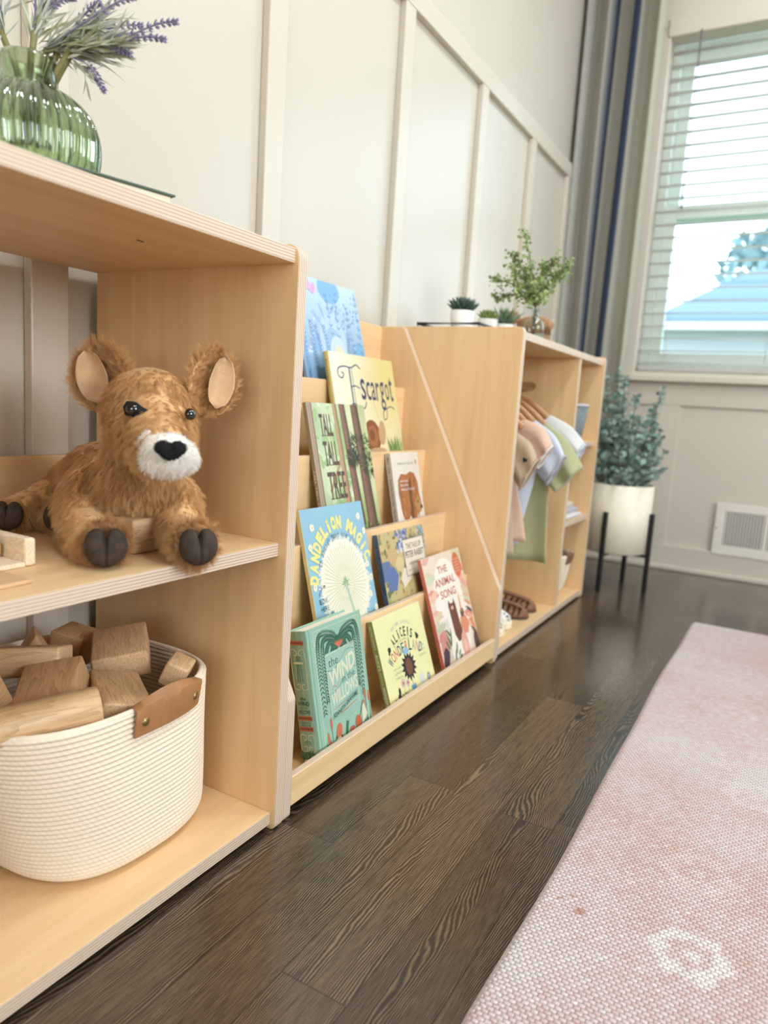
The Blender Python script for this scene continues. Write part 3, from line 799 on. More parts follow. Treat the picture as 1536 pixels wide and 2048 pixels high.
# --- blue dandelion book
def art_dandelion(A):
    w_, h_ = A.w, A.h; r = random.Random(6); blue = lin(140,198,222)
    for k in range(40): A.ell(w_*r.random(), h_*r.random(), r.uniform(.01,.03), r.uniform(.01,.03), tuple(c*r.uniform(.96,1.05) for c in blue), 1, 9, wob=.2)
    cx, cy = w_*.52, h_*.395
    for k in range(330):
        a = r.uniform(0, 2*PI); rr = r.uniform(.90,1.02)
        A.leaf(cx+w_*.385*rr*math.cos(a), cy+h_*.345*rr*math.sin(a), r.uniform(.006,.011), .0028, a+r.uniform(-.9,.9), lin(238,240,225), 2)
    A.ell(cx, cy, w_*.385, h_*.345, lin(244,242,220), 3, 44, wob=.02)
    for k in range(54):
        a = 2*PI*k/54+.03; r0, r1 = (.14 if k % 2 else .3), r.uniform(.82,.93)
        A.line([(cx+w_*.385*r0*math.cos(a), cy+h_*.345*r0*math.sin(a)), (cx+w_*.385*r1*math.cos(a+.02), cy+h_*.345*r1*math.sin(a+.02))], .0011, lin(206,198,110), 4)
    for k in range(40): A.leaf(cx, cy, r.uniform(.006,.016), .0026, r.uniform(0, 2*PI), lin(150,185,130), 5)
    A.curve([(cx,cy),(w_*.56,h_*.25),(w_*.60,h_*.08),(w_*.62,0)], .007, lin(185,208,180), 5)
    yel = lin(248,236,120)
    A.arc_text('DANDELiON MAGiC', w_*.515, h_*.36, w_*.415, h_*.455, 170, 20, h_*.105, yel, 7, .075, .95)
    A.arc_text('Go Ahead, Make Your Wish!', w_*.52, h_*.38, w_*.37, h_*.375, 152, 38, h_*.042, lin(84,120,140), 7, -.008, .66)
    for (x, y) in ((.14,.86),(.90,.88),(.965,.76),(.05,.44),(.93,.50),(.96,.385),(.905,.26),(.965,.14),(.17,.05),(.07,.72)):
        A.ell(w_*x, h_*y, .0062, .0072, lin(247,243,215), 6, 9, wob=.18); A.ell(w_*x, h_*y, .0022, .0026, lin(225,215,150), 7, 7)
    ink = (.03,.05,.07)
    A.text('BLOW', w_*.075, h_*.305, w_*.12, h_*.038, ink, 7, -.004); A.text('HERE', w_*.085, h_*.25, w_*.12, h_*.038, ink, 7, -.004)
    A.curve([(w_*.09,h_*.365),(w_*.11,h_*.40),(w_*.19,h_*.43)], .0012, ink, 7); A.line([(w_*.165,h_*.432),(w_*.193,h_*.431),(w_*.178,h_*.412)], .0012, ink, 7)
    A.text('Darren Farrell', w_*.66, h_*.075, w_*.27, h_*.035, ink, 7, -.006, rot=.12)
    A.ell(w_*.24, h_*.17, .008, .017, lin(120,165,205), 6); A.ell(w_*.24, h_*.185, .005, .006, lin(240,238,232), 7); A.rect(w_*.215, h_*.11, w_*.265, h_*.165, lin(170,205,225), 7)
    A.ell(w_*.33, h_*.055, .022, .024, lin(232,130,115), 6, 20)
    for k in range(6): A.ell(w_*.33+.014*math.cos(k*1.1), h_*.055+.014*math.sin(k*1.1), .0026, .0026, lin(250,240,235), 7, 8)
book('picture_book', 'light blue picture book with a huge white dandelion clock', 3, .2290, .204, .2465, .008, lin(140,198,222), lin(235,225,160), art_dandelion)

# --- storybook with a plain garden scene
def art_garden(A):
    w_, h_ = A.w, A.h; r = random.Random(9)
    A.rect(0, 0, w_, h_, lin(206,186,120), 1)
    pal = [(205,170,90),(222,190,112),(180,140,75),(150,150,90),(120,125,75),(196,180,130),(165,120,60)]
    for k in range(260):
        x, y = r.random(), r.random(); c = pal[r.randrange(7)] if x > .2 or y > .35 else [(130,150,80),(160,170,95),(100,125,65)][k%3]
        A.ell(w_*x, h_*y, r.uniform(.003,.010), r.uniform(.003,.009), lin(*c), 2+k%2, 8, wob=.25)
    for k in range(60): A.ell(w_*r.uniform(.35,.62), h_*r.uniform(.72,.98), r.uniform(.003,.006), r.uniform(.003,.006), lin(*[(125,140,190),(205,212,228),(90,105,160)][k%3]), 4, 7, wob=.3)
    for k in range(40): A.ell(w_*r.uniform(.85,1), h_*r.uniform(.7,1), r.uniform(.003,.006), r.uniform(.003,.006), lin(*[(150,170,190),(190,205,200),(120,150,120)][k%3]), 4, 7, wob=.3)
    A.rect(w_*.0, h_*.42, w_*.16, h_*.66, lin(96,124,170), 4); A.poly([(w_*.05,h_*.30),(w_*.22,h_*.28),(w_*.30,h_*.46),(w_*.22,h_*.58),(w_*.08,h_*.56)], lin(92,120,176), 5)
    A.ell(w_*.24, h_*.70, w_*.10, h_*.12, lin(212,176,112), 5, 14, wob=.05); A.ell(w_*.36, h_*.58, w_*.09, h_*.09, lin(226,200,140), 5, 14, wob=.05)
    A.poly([(w_*.38,h_*.28),(w_*.56,h_*.36),(w_*.60,h_*.50),(w_*.42,h_*.52),(w_*.34,h_*.40)], lin(236,226,200), 5)
    A.ell(w_*.72, h_*.30, w_*.07, h_*.20, lin(150,78,52), 5, 14, wob=.08); A.ell(w_*.88, h_*.34, w_*.08, h_*.18, lin(80,84,104), 5, 12, wob=.1)
    for k in range(5): A.ell(w_*.22, h_*.08, w_*(.20-.03*k), h_*(.075-.012*k), lin(*[(200,185,140),(170,150,105),(215,200,160),(160,140,100),(220,205,165)][k]), 6)
    A.rect(w_*.475, h_*.40, w_*.965, h_*.865, lin(70,80,110), 7); A.rect(w_*.485, h_*.408, w_*.955, h_*.857, lin(238,224,200), 8)
    ink = lin(74,58,60)
    A.text('THE TALE OF', w_*.55, h_*.735, w_*.34, h_*.070, ink, 10, .01); A.text('PETER RABBIT', w_*.505, h_*.625, w_*.43, h_*.082, ink, 10, .014)
    A.text('A STORY BOARD BOOK', w_*.56, h_*.530, w_*.32, h_*.035, ink, 10, .01); A.text('Based on the original story', w_*.53, h_*.452, w_*.38, h_*.028, ink, 10)
book('board_book', 'small board book with a leafy golden cover and framed title box', 3, .4746, .200, .1715, .011, lin(206,186,120), lin(72,104,138), art_garden, lambda A: A.text('THE TALE OF PETER RABBIT', A.w*.22, A.h*.93, A.h*.66, A.w*.5, lin(40,58,84), 3, .015, rot=-PI/2))

# --- mint green hardcover
def art_willow(A):
    w_, h_ = A.w, A.h; dk, lt, co, sal = lin(38,108,84), lin(228,226,190), lin(218,110,70), lin(198,168,150)
    A.rect(w_*.045, 0, w_*.062, h_, lin(126,176,150), 1)
    x0, x1 = w_*.10, w_*.965
    for sx in (0, 1):
        q = lambda u: x0+(x1-x0)*(u if sx == 0 else 1-u)
        A.line([(q(.02), h_*.02), (q(.02), h_*.97), (q(.48), h_*.97)], .0008, lt, 2)
        A.curve([(q(.03),h_*.86),(q(.07),h_*.93),(q(.14),h_*.955),(q(.22),h_*.94),(q(.19),h_*.92)], .0009, lt, 3)
        for j, (xe, ye, xm, ym) in enumerate(((.07,.34,.08,.84),(.15,.42,.17,.86),(.22,.55,.24,.84),(.27,.66,.30,.80))):
            A.frond([(q(.5), h_*.80), (q(.40-.03*j*0), h_*(.90-.035*j)), (q(xm+.08), h_*(.93-.045*j)), (q(xm), h_*(ym-.03*j)), (q(xe), h_*(.62)), (q(xe+.015), h_*ye)], dk, sal, .0085, .0022, 9, 3)
        for k in range(6): A.leaf(w_*.535, h_*.785, h_*(.055+.006*k), .0022, PI/2+(1 if sx else -1)*(.12+.17*k), co, 6)
    for k in range(9): A.leaf(w_*.535, h_*.81, h_*.08, .002, PI/2+(k-4)*.13, dk, 5)
    # title cartouche
    A.rect(w_*.27, h_*.30, w_*.80, h_*.775, lin(160,205,182), 5)
    A.line([(w_*.27,h_*.30),(w_*.27,h_*.76),(w_*.80,h_*.785),(w_*.80,h_*.30)], .0010, lt, 6)
    A.text('the', w_*.31, h_*.665, w_*.17, h_*.065, lin(66,110,94), 8, .0, shear=.1, rot=.05)
    A.curve([(w_*.50,h_*.70),(w_*.56,h_*.735),(w_*.62,h_*.70),(w_*.70,h_*.75),(w_*.78,h_*.765)], .0012, sal, 7)
    A.curve([(w_*.28,h_*.645),(w_*.40,h_*.64),(w_*.55,h_*.70),(w_*.66,h_*.745),(w_*.79,h_*.73)], .0012, lin(96,150,126), 7)
    A.text('WIND', w_*.295, h_*.535, w_*.49, h_*.118, lt, 9, .03, shear=0, fn=lambda u, v: (w_*(.295+.49*u), h_*(.515+.075*u)+v*(1+.15*u)))
    A.curve([(w_*.28,h_*.465),(w_*.42,h_*.485),(w_*.56,h_*.545),(w_*.68,h_*.59),(w_*.79,h_*.585)], .0012, lin(96,150,126), 7)
    A.text('in the', w_*.52, h_*.505, w_*.24, h_*.055, lin(66,110,94), 8, .0, rot=.10)
    A.curve([(w_*.33,h_*.50),(w_*.37,h_*.52),(w_*.41,h_*.50),(w_*.45,h_*.53)], .0012, co, 7)
    A.text('WILLOWS', 0, 0, w_*.49, h_*.105, lt, 9, .022, fn=lambda u, v: (w_*(.30+.49*u), h_*(.365+.055*u)+v))
    A.curve([(w_*.31,h_*.345),(w_*.50,h_*.365),(w_*.78,h_*.405)], .0010, lin(96,150,126), 7)
    A.poly([(w_*.29,h_*.275),(w_*.45,h_*.275),(w_*.60,h_*.335),(w_*.79,h_*.355),(w_*.79,h_*.405),(w_*.60,h_*.385),(w_*.45,h_*.325),(w_*.29,h_*.325)], lin(142,190,166), 6)
    A.text('KENNETH GRAHAME', 0, 0, w_*.46, h_*.034, lin(24,72,58), 9, .02, fn=lambda u, v: (w_*(.305+.46*u), h_*(.283+.075*u*u*(3-2*u))+v))
    A.line([(w_*.32,h_*.345),(w_*.60,h_*.365)], .0016, sal, 7); A.line([(w_*.44,h_*.29),(w_*.74,h_*.325)], .0016, co, 7)
    r = random.Random(3)
    for (x, y) in ((.17,.16),(.24,.255),(.90,.33),(.97,.30),(.20,.10),(.86,.25)):
        A.line([(w_*x, 0), (w_*(x+.008), h_*y)], .0010, dk, 5); A.ell(w_*(x+.008), h_*y, .0028, .010, co, 7, 12)
    # a river bank with plain painted shapes
    A.poly([(w_*.26,0),(w_*.29,h_*.10),(w_*.36,h_*.19),(w_*.44,h_*.10),(w_*.47,0)], lin(30,110,70), 6); A.ell(w_*.37, h_*.17, .008, .013, lin(214,104,52), 7, rot=-.3); A.poly([(w_*.30,h_*.12),(w_*.37,h_*.13),(w_*.44,h_*.09),(w_*.40,h_*.07),(w_*.31,h_*.09)], lt, 8)
    A.curve([(w_*.52,h_*.06),(w_*.50,h_*.12),(w_*.53,h_*.20)], .007, lin(36,120,76), 6); A.ell(w_*.60, h_*.09, .012, .010, lin(120,182,140), 7); A.ell(w_*.60, h_*.13, .008, .004, lin(205,96,60), 8)
    A.ell(w_*.73, h_*.14, .0095, .014, lin(206,92,48), 7, rot=.15); A.poly([(w_*.66,0),(w_*.70,h_*.085),(w_*.79,h_*.085),(w_*.83,0)], lt, 7)
    A.curve([(w_*.60,h_*.20),(w_*.66,h_*.23),(w_*.70,h_*.22)], .0009, lt, 7)
    A.poly([(w_*.80,h_*.12),(w_*.82,h_*.25),(w_*.86,h_*.27),(w_*.91,h_*.17),(w_*.86,h_*.14)], lt, 7); A.line([(w_*.76,h_*.17),(w_*.84,h_*.29)], .0016, dk, 8)
    for k in range(24):
        x = r.uniform(.10,1); A.leaf(w_*x, 0, h_*r.uniform(.05,.16), .004, PI/2+r.uniform(-.3,.3), lin(*[(30,104,72),(52,128,88),(90,160,125)][k%3]), 6)
def spine_willow(A):
    w_, h_ = A.w, A.h; dk, lt, co = lin(38,100,78), lin(222,226,190), lin(200,106,60)
    for y in (.90,.345,.265): A.rect(w_*.10, h_*y, w_*.90, h_*(y+.034), co, 2); [A.ell(w_*(.18+.105*i), h_*(y+.017), w_*.045, h_*.010, lin(120,66,40), 3, 8) for i in range(7)]
    A.text('the', w_*.32, h_*.495, w_*.36, h_*.024, dk, 4, .01); A.text('WIND', w_*.16, h_*.455, w_*.68, h_*.032, dk, 4, .02); A.text('IN THE', w_*.30, h_*.432, w_*.40, h_*.014, dk, 4); A.text('WILLOWS', w_*.16, h_*.393, w_*.68, h_*.030, dk, 4, .01)
    A.text('KENNETH', w_*.22, h_*.322, w_*.56, h_*.014, dk, 4); A.text('GRAHAME', w_*.22, h_*.303, w_*.56, h_*.014, dk, 4)
    for y0, y1 in ((.58,.86),(.12,.235)):
        for sx in (0, 1):
            q = lambda u: w_*(u if sx == 0 else 1-u)
            A.curve([(q(.10),h_*y0),(q(.08),h_*(y0+y1)/2),(q(.12),h_*y1),(q(.40),h_*y1),(q(.44),h_*(y1-.03)),(q(.30),h_*(y1-.035))], .0012, lt, 3)
            A.curve([(q(.12),h_*y0),(q(.40),h_*(y0-.005)),(q(.44),h_*(y0+.03)),(q(.28),h_*(y0+.03))], .0012, lt, 3)
        for u in (.36,.5,.64): A.line([(w_*u, h_*(y0+.05)), (w_*(.5+(u-.5)*.6), h_*(y1-.04))], .0009, dk, 3)
    A.ell(w_*.5, h_*.77, w_*.30, h_*.008, lt, 4); r = random.Random(1)
    for k in range(26): A.leaf(w_*r.uniform(.1,.9), h_*r.uniform(.0,.08), .012, .004, PI/2+r.uniform(-.8,.8), lin(*[(28,96,62),(44,120,80)][k%2]), 3)
    for x in (.3,.7): A.ell(w_*x, h_*.04, w_*.14, h_*.014, lt, 4); A.ell(w_*x, h_*.04, w_*.08, h_*.008, dk, 5)
book('picture_book', 'thick mint green hardcover with a frond border beside the toy shelf', 4, .1165, .163, .2185, .034, lin(150,198,172), lin(140,186,158), art_willow, spine_willow, hard=True)

# --- pale yellow board book
def art_pale(A):
    w_, h_ = A.w, A.h; r = random.Random(12); col = {0:lin(48,66,120),1:lin(222,98,70),2:lin(60,110,130),3:lin(140,180,130)}
    for k in range(40): A.ell(w_*r.random(), h_*r.random(), .0008, .0008, lin(250,246,205), 1, 6)
    A.arc_text('BEATRIX & CLASSICS'[:0]+'BEDTIME CLASSICS', w_*.5, h_*.50, w_*.36, h_*.355, 120, 58, h_*.034, lin(176,160,200), 4, .02, .62)
    A.arc_text("ALiCE'S", w_*.5, h_*.36, w_*.32, h_*.355, 128, 54, h_*.105, lin(34,38,40), 4, .02, .75)
    A.arc_text('ADVENTURES IN', w_*.5, h_*.36, w_*.30, h_*.318, 114, 66, h_*.022, lin(60,64,60), 4, 0, .7)
    cols = [lin(44,72,120), lin(222,98,70), lin(226,110,80), lin(36,52,78), lin(44,110,140), lin(222,98,70), lin(52,60,60), lin(150,186,130), lin(228,150,120), lin(58,110,160)]
    for i, ch in enumerate('WONDERLAND'):
        a = math.radians(133-(133-47)*(i+.5)/10); px, py = w_*.5+w_*.46*math.cos(a), h_*.215+h_*.335*math.sin(a); rot = a-PI/2
        A.text(ch, px-math.cos(rot)*.0055, py-math.sin(rot)*.0055, .0112, h_*.112, cols[i], 5, .015, rot)
    for (x, y, rt) in ((.20,.63,.5),(.80,.66,-.3)):
        A.leaf(w_*x-.006, h_*y, .013, .012, rt, lin(34,40,40), 5); A.ell(w_*x-.003, h_*y+.004, .0032, .0032, lin(34,40,40), 5, 8); A.ell(w_*x-.003, h_*y-.004, .0032, .0032, lin(34,40,40), 5, 8)
    for (x, y, L) in ((.20,.42,('RETOLD BY','LEWIS','CARROLL')),(.76,.52,('PICTURES','BY CARLY','GLEDHILL'))):
        for i, t in enumerate(L): A.text(t, w_*x, h_*(y-.05*i), w_*.15, h_*(.018+.008*(i > 0)), lin(150,150,110), 4)
    # a plain blue jug holding one large dark flower, with leaves and small flowers
    for k in range(14): A.leaf(w_*.505, h_*.39, .030, .010, 2*PI*k/14+.1, lin(44,40,46), 5)
    A.ell(w_*.505, h_*.39, .0135, .0175, lin(122,72,52), 6)
    for k in range(5): A.leaf(w_*.505, h_*.53, .014, .007, PI/2+(k-2)*.6, lin(140,190,226), 6)
    A.line([(w_*.505,h_*.33),(w_*.51,h_*.17)], .0016, lin(70,96,70), 5)
    A.poly([(w_*.44,0),(w_*.43,h_*.09),(w_*.47,h_*.15),(w_*.46,h_*.19),(w_*.57,h_*.19),(w_*.56,h_*.15),(w_*.60,h_*.09),(w_*.59,0)], lin(96,158,206), 7)
    for x, y, rr in ((.32,.26,.011),(.41,.24,.009)):
        A.line([(w_*x,h_*.05),(w_*x,h_*y)], .0007, lin(90,120,90), 4)
        for k in range(12): A.leaf(w_*x, h_*y, rr, .0032, 2*PI*k/12, lin(214,190,178), 5)
        A.ell(w_*x, h_*y, .003, .003, lin(205,80,70), 6)
    for k in range(9):
        x = .14+.03*k; A.line([(w_*x,0),(w_*(x+.02*math.sin(k)),h_*.15)], .0007, lin(50,60,58), 4)
        for j in range(4): A.leaf(w_*x, h_*(.02+.035*j), .008, .004, r.uniform(.3,2.8), lin(*[(38,48,50),(52,70,66),(214,120,100),(90,120,90)][(j+k)%4]), 5)
    A.ell(w_*.20, h_*.14, .006, .008, lin(38,48,50), 5); A.ell(w_*.22, h_*.20, .004, .008, lin(38,48,50), 5)
    for k in range(5): A.leaf(w_*.715, h_*.10, .036-.004*abs(k-2), .007, PI/2+(k-2)*.22, lin(222,222,214), 6)
    A.line([(w_*.715,0),(w_*.715,h_*.10)], .0012, lin(90,120,90), 5)
    A.ell(w_*.86, h_*.17, .0065, .009, lin(90,120,150), 5); A.ell(w_*.86, h_*.17, .003, .006, lin(200,205,200), 6)
    for k in range(16): A.leaf(w_*r.uniform(.6,.98), h_*r.uniform(0,.10), .010, .0035, r.uniform(.4,2.6), lin(*[(90,130,90),(214,120,100),(60,84,80)][k%3]), 5)
book('board_book', 'pale yellow board book with an olive spine in the middle of the lowest tier', 4, .3520, .190, .184, .0120, lin(240,236,160), lin(138,150,66), art_pale, lambda A: (A.text("ALICE'S", A.w*.24, A.h*.66, A.h*.17, A.w*.5, lin(240,240,200), 3, .01, rot=-PI/2), A.text('ADVENTURES IN', A.w*.3, A.h*.47, A.h*.13, A.w*.35, lin(220,224,170), 3, 0, rot=-PI/2), A.text('WONDERLAND', A.w*.24, A.h*.32, A.h*.30, A.w*.5, lin(240,240,200), 3, .01, rot=-PI/2), A.text('BEDTIME CLASSICS', A.w*.3, A.h*.95, A.h*.24, A.w*.35, lin(226,228,186), 3, 0, rot=-PI/2)))

# --- pink animal music book
def art_pink(A):
    w_, h_ = A.w, A.h; r = random.Random(15)
    A.rect(0, 0, w_, h_, lin(238,216,190), 1)
    A.ell(w_*.50, h_*.50, w_*.40, h_*.46, lin(246,238,222), 2, 24)
    for sx, (px) in ((0, 0), (1, w_)):
        for k in range(9): A.leaf(px, h_*(.95-.08*k), .05, .02, (PI*.85 if sx else .15)+r.uniform(-.5,.3), lin(*[(238,170,150),(226,206,160),(210,216,180),(240,140,120),(246,196,160)][(k+sx)%5]), 3)
    A.text('THE', w_*.33, h_*.835, w_*.25, h_*.062, lin(206,88,60), 6, .015); A.text('ANIMAL', w_*.20, h_*.73, w_*.52, h_*.068, lin(206,88,60), 6, .015); A.text('SONG', w_*.28, h_*.625, w_*.40, h_*.068, lin(206,88,60), 6, .015)
    A.ell(w_*.85, h_*.86, .0205, .030, lin(226,106,52), 7)
    for i, t in enumerate(('With', 'music', 'and free', 'audio', 'track')): A.text(t, w_*.79, h_*(.905-.026*i), w_*.12, h_*.015, lin(248,226,200), 8)
    br = lin(118,58,44)
    A.poly([(w_*a, h_*b) for a, b in ((.40,.56),(.43,.60),(.46,.565),(.53,.565),(.56,.60),(.585,.55),(.60,.40),(.62,.30),(.58,.24),(.48,.23),(.42,.30),(.41,.42))], br, 5); A.ell(w_*.49, h_*.525, .006, .0045, lin(230,190,170), 6)
    A.ell(w_*.71, h_*.45, .010, .011, lin(126,66,48), 5); A.leaf(w_*.70, h_*.44, .052, .008, PI/2-.05, lin(236,150,110), 5)
    A.poly([(w_*a, h_*b) for a, b in ((.64,.42),(.78,.42),(.84,.34),(.76,.26),(.66,.27),(.60,.34))], lin(236,140,100), 4)
    A.ell(w_*.62, h_*.18, .018, .030, lin(240,168,140), 6); A.ell(w_*.62, h_*.17, .008, .015, lin(244,196,170), 7)
    A.poly([(w_*a, h_*b) for a, b in ((.88,.12),(.90,.30),(.86,.36),(.94,.40),(.96,.30),(1.0,.20),(.98,.12))], lin(234,140,70), 5)
    for (x, y, a, L) in ((.27,.22,1.9,.035),(.27,.22,1.3,.045),(.31,.30,2.3,.03),(.22,.20,2.0,.03),(.36,.14,1.2,.03),(.40,.12,.8,.02),(.30,.09,1.2,.03),(.40,.10,.3,.02)): A.leaf(w_*x, h_*y, L, .007, a, lin(84,118,64), 6)
    for k in range(7):
        x = .03+.035*k; A.curve([(w_*x,h_*.12),(w_*(x+.02),h_*.28),(w_*(x+.015*k-.02),h_*.46)], .0014, lin(120,50,60), 5); A.leaf(w_*x, h_*.2, .05, .012, 1.2+.1*k, lin(240,150,140), 4)
    A.poly([(0,0),(0,h_*.13),(w_*.25,h_*.085),(w_*.6,h_*.12),(w_,h_*.17),(w_,0)], lin(244,214,190), 5)
    A.poly([(0,h_*.12),(w_*.05,h_*.22),(w_*.12,h_*.25),(w_*.20,h_*.20),(w_*.14,h_*.11),(w_*.04,h_*.04)], lin(72,48,66), 7); A.ell(w_*.93, h_*.14, .014, .028, lin(84,56,60), 7); A.poly([(w_*.42,0),(w_*.48,h_*.05),(w_*.60,0)], lin(84,56,70), 7)
    for (x, s_) in ((.10,.04),(.24,.05),(.66,.06),(.74,.06),(.34,.035)):
        for a in (-.35, 0, .35): A.leaf(w_*x, h_*.0, h_*s_*1.6, .006, PI/2+a, lin(44,66,92), 8)
    for k in range(6): A.leaf(w_, h_*(.20+.07*k), .04, .008, PI*.75+.08*k, lin(*[(50,70,90),(240,150,110),(242,180,150)][k%3]), 6)
    for k in range(12): A.ell(w_*r.uniform(.65,.9), h_*r.uniform(.35,.6), .002, .002, lin(240,200,90), 6, 6)
book('picture_book', 'pink and orange picture book with painted animals in the lowest tier corner', 4, .5920, .198, .2655, .0085, lin(244,226,205), lin(222,112,74), art_pink)
# ------------------------------------------------------------ plush fawn
def fur_mat(name, c0, c1, c2, rough=.85, spots=None):
    m = NT(name); v = m.coord(); n = m.noise(v, 28, 4, .6); hi = m.n('ShaderNodeHairInfo')
    base = m.ramp(n, [(.3, c0), (.5, c1), (.72, c2)])
    k = m.math('MULTIPLY', hi.outputs['Random'], .30)
    base = m.mix(k, base, c0)
    if spots:
        d = None
        for (x, y, z, r) in spots:
            q = m.n('ShaderNodeVectorMath', operation='DISTANCE'); m.l(v, q.inputs[0]); q.inputs[1].default_value = (x, y, z)
            t = m.math('DIVIDE', q.outputs['Value'], r)
            d = t if d is None else m.math('MINIMUM', d, t)
        sm = m.n('ShaderNodeMapRange'); m.l(d, sm.inputs[0]); sm.inputs[1].default_value = .6; sm.inputs[2].default_value = 1.1; sm.inputs[3].default_value = .55; sm.inputs[4].default_value = 0
        base = m.mix(sm.outputs[0], base, (.62,.42,.22))
    m.p(col=base, rough=rough, spec=.15, sheen=.25); return m.m
def add_fur(o, count, length, children=14, align=(0,0,-.4), rnd=.02, rad=.00016, clump=.25, seed=1, brown=.03):
    md = o.modifiers.new('fur', 'PARTICLE_SYSTEM'); ps = md.particle_system; st = ps.settings; ps.seed = seed
    st.type = 'HAIR'; st.use_advanced_hair = True; st.count = count; st.hair_step = 4; st.emit_from = 'FACE'; st.use_modifier_stack = False
    st.normal_factor = length*.55; st.object_align_factor = [a*length for a in align]; st.brownian_factor = brown*length*4; st.factor_random = length*.25; st.hair_length = length
    st.child_type = 'INTERPOLATED'; st.rendered_child_count = children; st.child_percent = 1 if hasattr(st, 'child_percent') else 1
    st.clump_factor = clump; st.roughness_1 = length*.10; st.roughness_1_size = .02; st.roughness_endpoint = length*.25; st.roughness_2 = length*.1
    st.display_step = 3; st.render_step = 3
    st.root_radius = 1.0; st.tip_radius = .15; st.radius_scale = rad; st.material = 1
    return md
M_FUR = fur_mat('tan_fur', (.50,.26,.095), (.68,.40,.16), (.78,.52,.26), spots=[(.215,-.205,.512,.010),(.232,-.218,.506,.008),(.245,-.222,.513,.007),(.210,-.215,.490,.008),(.188,-.190,.515,.009),(.225,-.212,.528,.008),(.20,-.19,.53,.008)])
M_FUR_W = fur_mat('white_fleece', (.82,.77,.68), (.88,.84,.77), (.90,.87,.82))
M_NOSE = plain('black_fleece', (.008,.008,.010), .95, .3, 400)
M_HOOF = plain('brown_velvet', (.040,.025,.015), .85, .35, 120, .3, 500)
M_EAR = plain('beige_suede', (.56,.36,.20), .85, .08, 60, .2, 500)
M_EYE = NT('eye_plastic'); M_EYE.p(col=(.006,.005,.005), rough=.06, coat=1.0); M_EYE = M_EYE.m
DZ = .4148
deer = thing('plush_deer', 'golden brown plush fawn lying on the middle shelf of the toy shelf', 'plush toy', (0,0,0))
def V3(*a): return Vector(a)
head_c = V3(.290,-.156,.585)
fd = V3(.80,-.56,-.28).normalized()          # where the muzzle points
rt = V3(.5717,.8204,0); upv = rt.cross(fd).normalized()*1
if upv.z < 0: upv = -upv
HM = Matrix((rt, fd, upv)).transposed()
body = blob_mesh([
    ('e', head_c, (.052,.050,.049), HM), ('e', head_c+fd*.016+V3(0,0,-.014), (.047,.047,.043), HM),
    ('e', head_c+V3(0,0,-.030), (.044,.044,.040), HM),
    ('c', V3(.312,-.172,.568), .042, V3(.372,-.208,.545), .029),
    ('e', V3(.278,-.155,.520), (.046,.046,.05)), ('e', V3(.276,-.163,.495), (.050,.047,.036)),
    ('e', V3(.230,-.155,.484), (.052,.048,.032)),
    ('c', V3(.262,-.155,.490), .050, V3(.165,-.125,.485), .052), ('c', V3(.165,-.122,.482), .052, V3(.100,-.108,.466), .044),
    ('e', V3(.215,-.185,.474), (.032,.030,.038)), ('e', V3(.318,-.138,.474), (.028,.028,.034)),
    ('c', V3(.212,-.190,.462), .031, V3(.258,-.222,.442), .0250), ('c', V3(.258,-.222,.442), .0250, V3(.318,-.251,.4385), .0225),
    ('c', V3(.318,-.136,.462), .030, V3(.348,-.158,.444), .0245), ('c', V3(.348,-.158,.444), .0245, V3(.385,-.178,.4385), .0235),
    ('c', V3(.095,-.115,.456), .038, V3(.098,-.165,.445), .030), ('c', V3(.098,-.165,.445), .028, V3(.108,-.212,.440), .022),
    ('c', V3(.12,-.13,.452), .030, V3(.155,-.178,.438), .021),
    ('c', V3(.07,-.09,.475), .012, V3(.056,-.085,.46), .009),
], .0045, 8, 'body')
zmin = DZ+.0012
for v in body.vertices:
    if v.co.z < zmin: v.co.z = zmin+(v.co.z-zmin)*.02
bo = obj('body', body, M_FUR, deer); add_fur(bo, 20000, .0066, 13, (.08,-.08,-.40), clump=.15, seed=3, rad=.00021, brown=.012)

# ears: cupped shells, a suede pad inside each
def ear(c, face, upd, L, wd, nm, seed):
    face = face.normalized(); upd = (upd-face*upd.dot(face)).normalized(); sd = upd.cross(face).normalized()
    def build(L_, W_, depth, off, thick, rim):
        bm = bmesh.new(); n, m_ = 10, 16; g = {}
        for s_ in (0, 1):
            for i in range(n+1):
                t = i/n; z = (t-.5)*2
                hw = W_*math.sqrt(max(0, 1-abs(z)**2.3))*(1.0-.22*max(0, z))+.0008
                for j in range(m_+1):
                    u = -1+2*j/m_
                    q = c+upd*(z*L_)+sd*(u*hw)+face*(depth*(u*u*.9-.35)*math.cos(z*1.1)+off) - face*(thick*s_*math.sqrt(max(0.02, 1-u*u))*math.sqrt(max(.02, 1-z*z)))
                    g[s_,i,j] = bm.verts.new(q)
        for i in range(n):
            for j in range(m_):
                bm.faces.new((g[0,i,j],g[0,i,j+1],g[0,i+1,j+1],g[0,i+1,j])); bm.faces.new((g[1,i+1,j],g[1,i+1,j+1],g[1,i,j+1],g[1,i,j]))
        for i in range(n):
            for j in (0, m_): bm.faces.new((g[0,i,j],g[0,i+1,j],g[1,i+1,j],g[1,i,j]))
        for j in range(m_):
            for i in (0, n): bm.faces.new((g[0,i,j],g[0,i,j+1],g[1,i,j+1],g[1,i,j]))
        bmesh.ops.recalc_face_normals(bm, faces=bm.faces); return bm
    e = obj('ear', build(L, wd, .012, 0, .014, 0), M_FUR, deer, smooth=True)
    add_fur(e, 1800, .0066, 12, tuple((upd*.25)), clump=.5, seed=seed, rad=.00019)
    pad = build(L*nm[1], wd*nm[2], .010, 0, .004, 0)
    sh = face*.0095+sd*nm[0]+upd*.004
    for v in pad.verts: v.co += sh
    obj('ear_lining', pad, M_EAR, e, smooth=True)
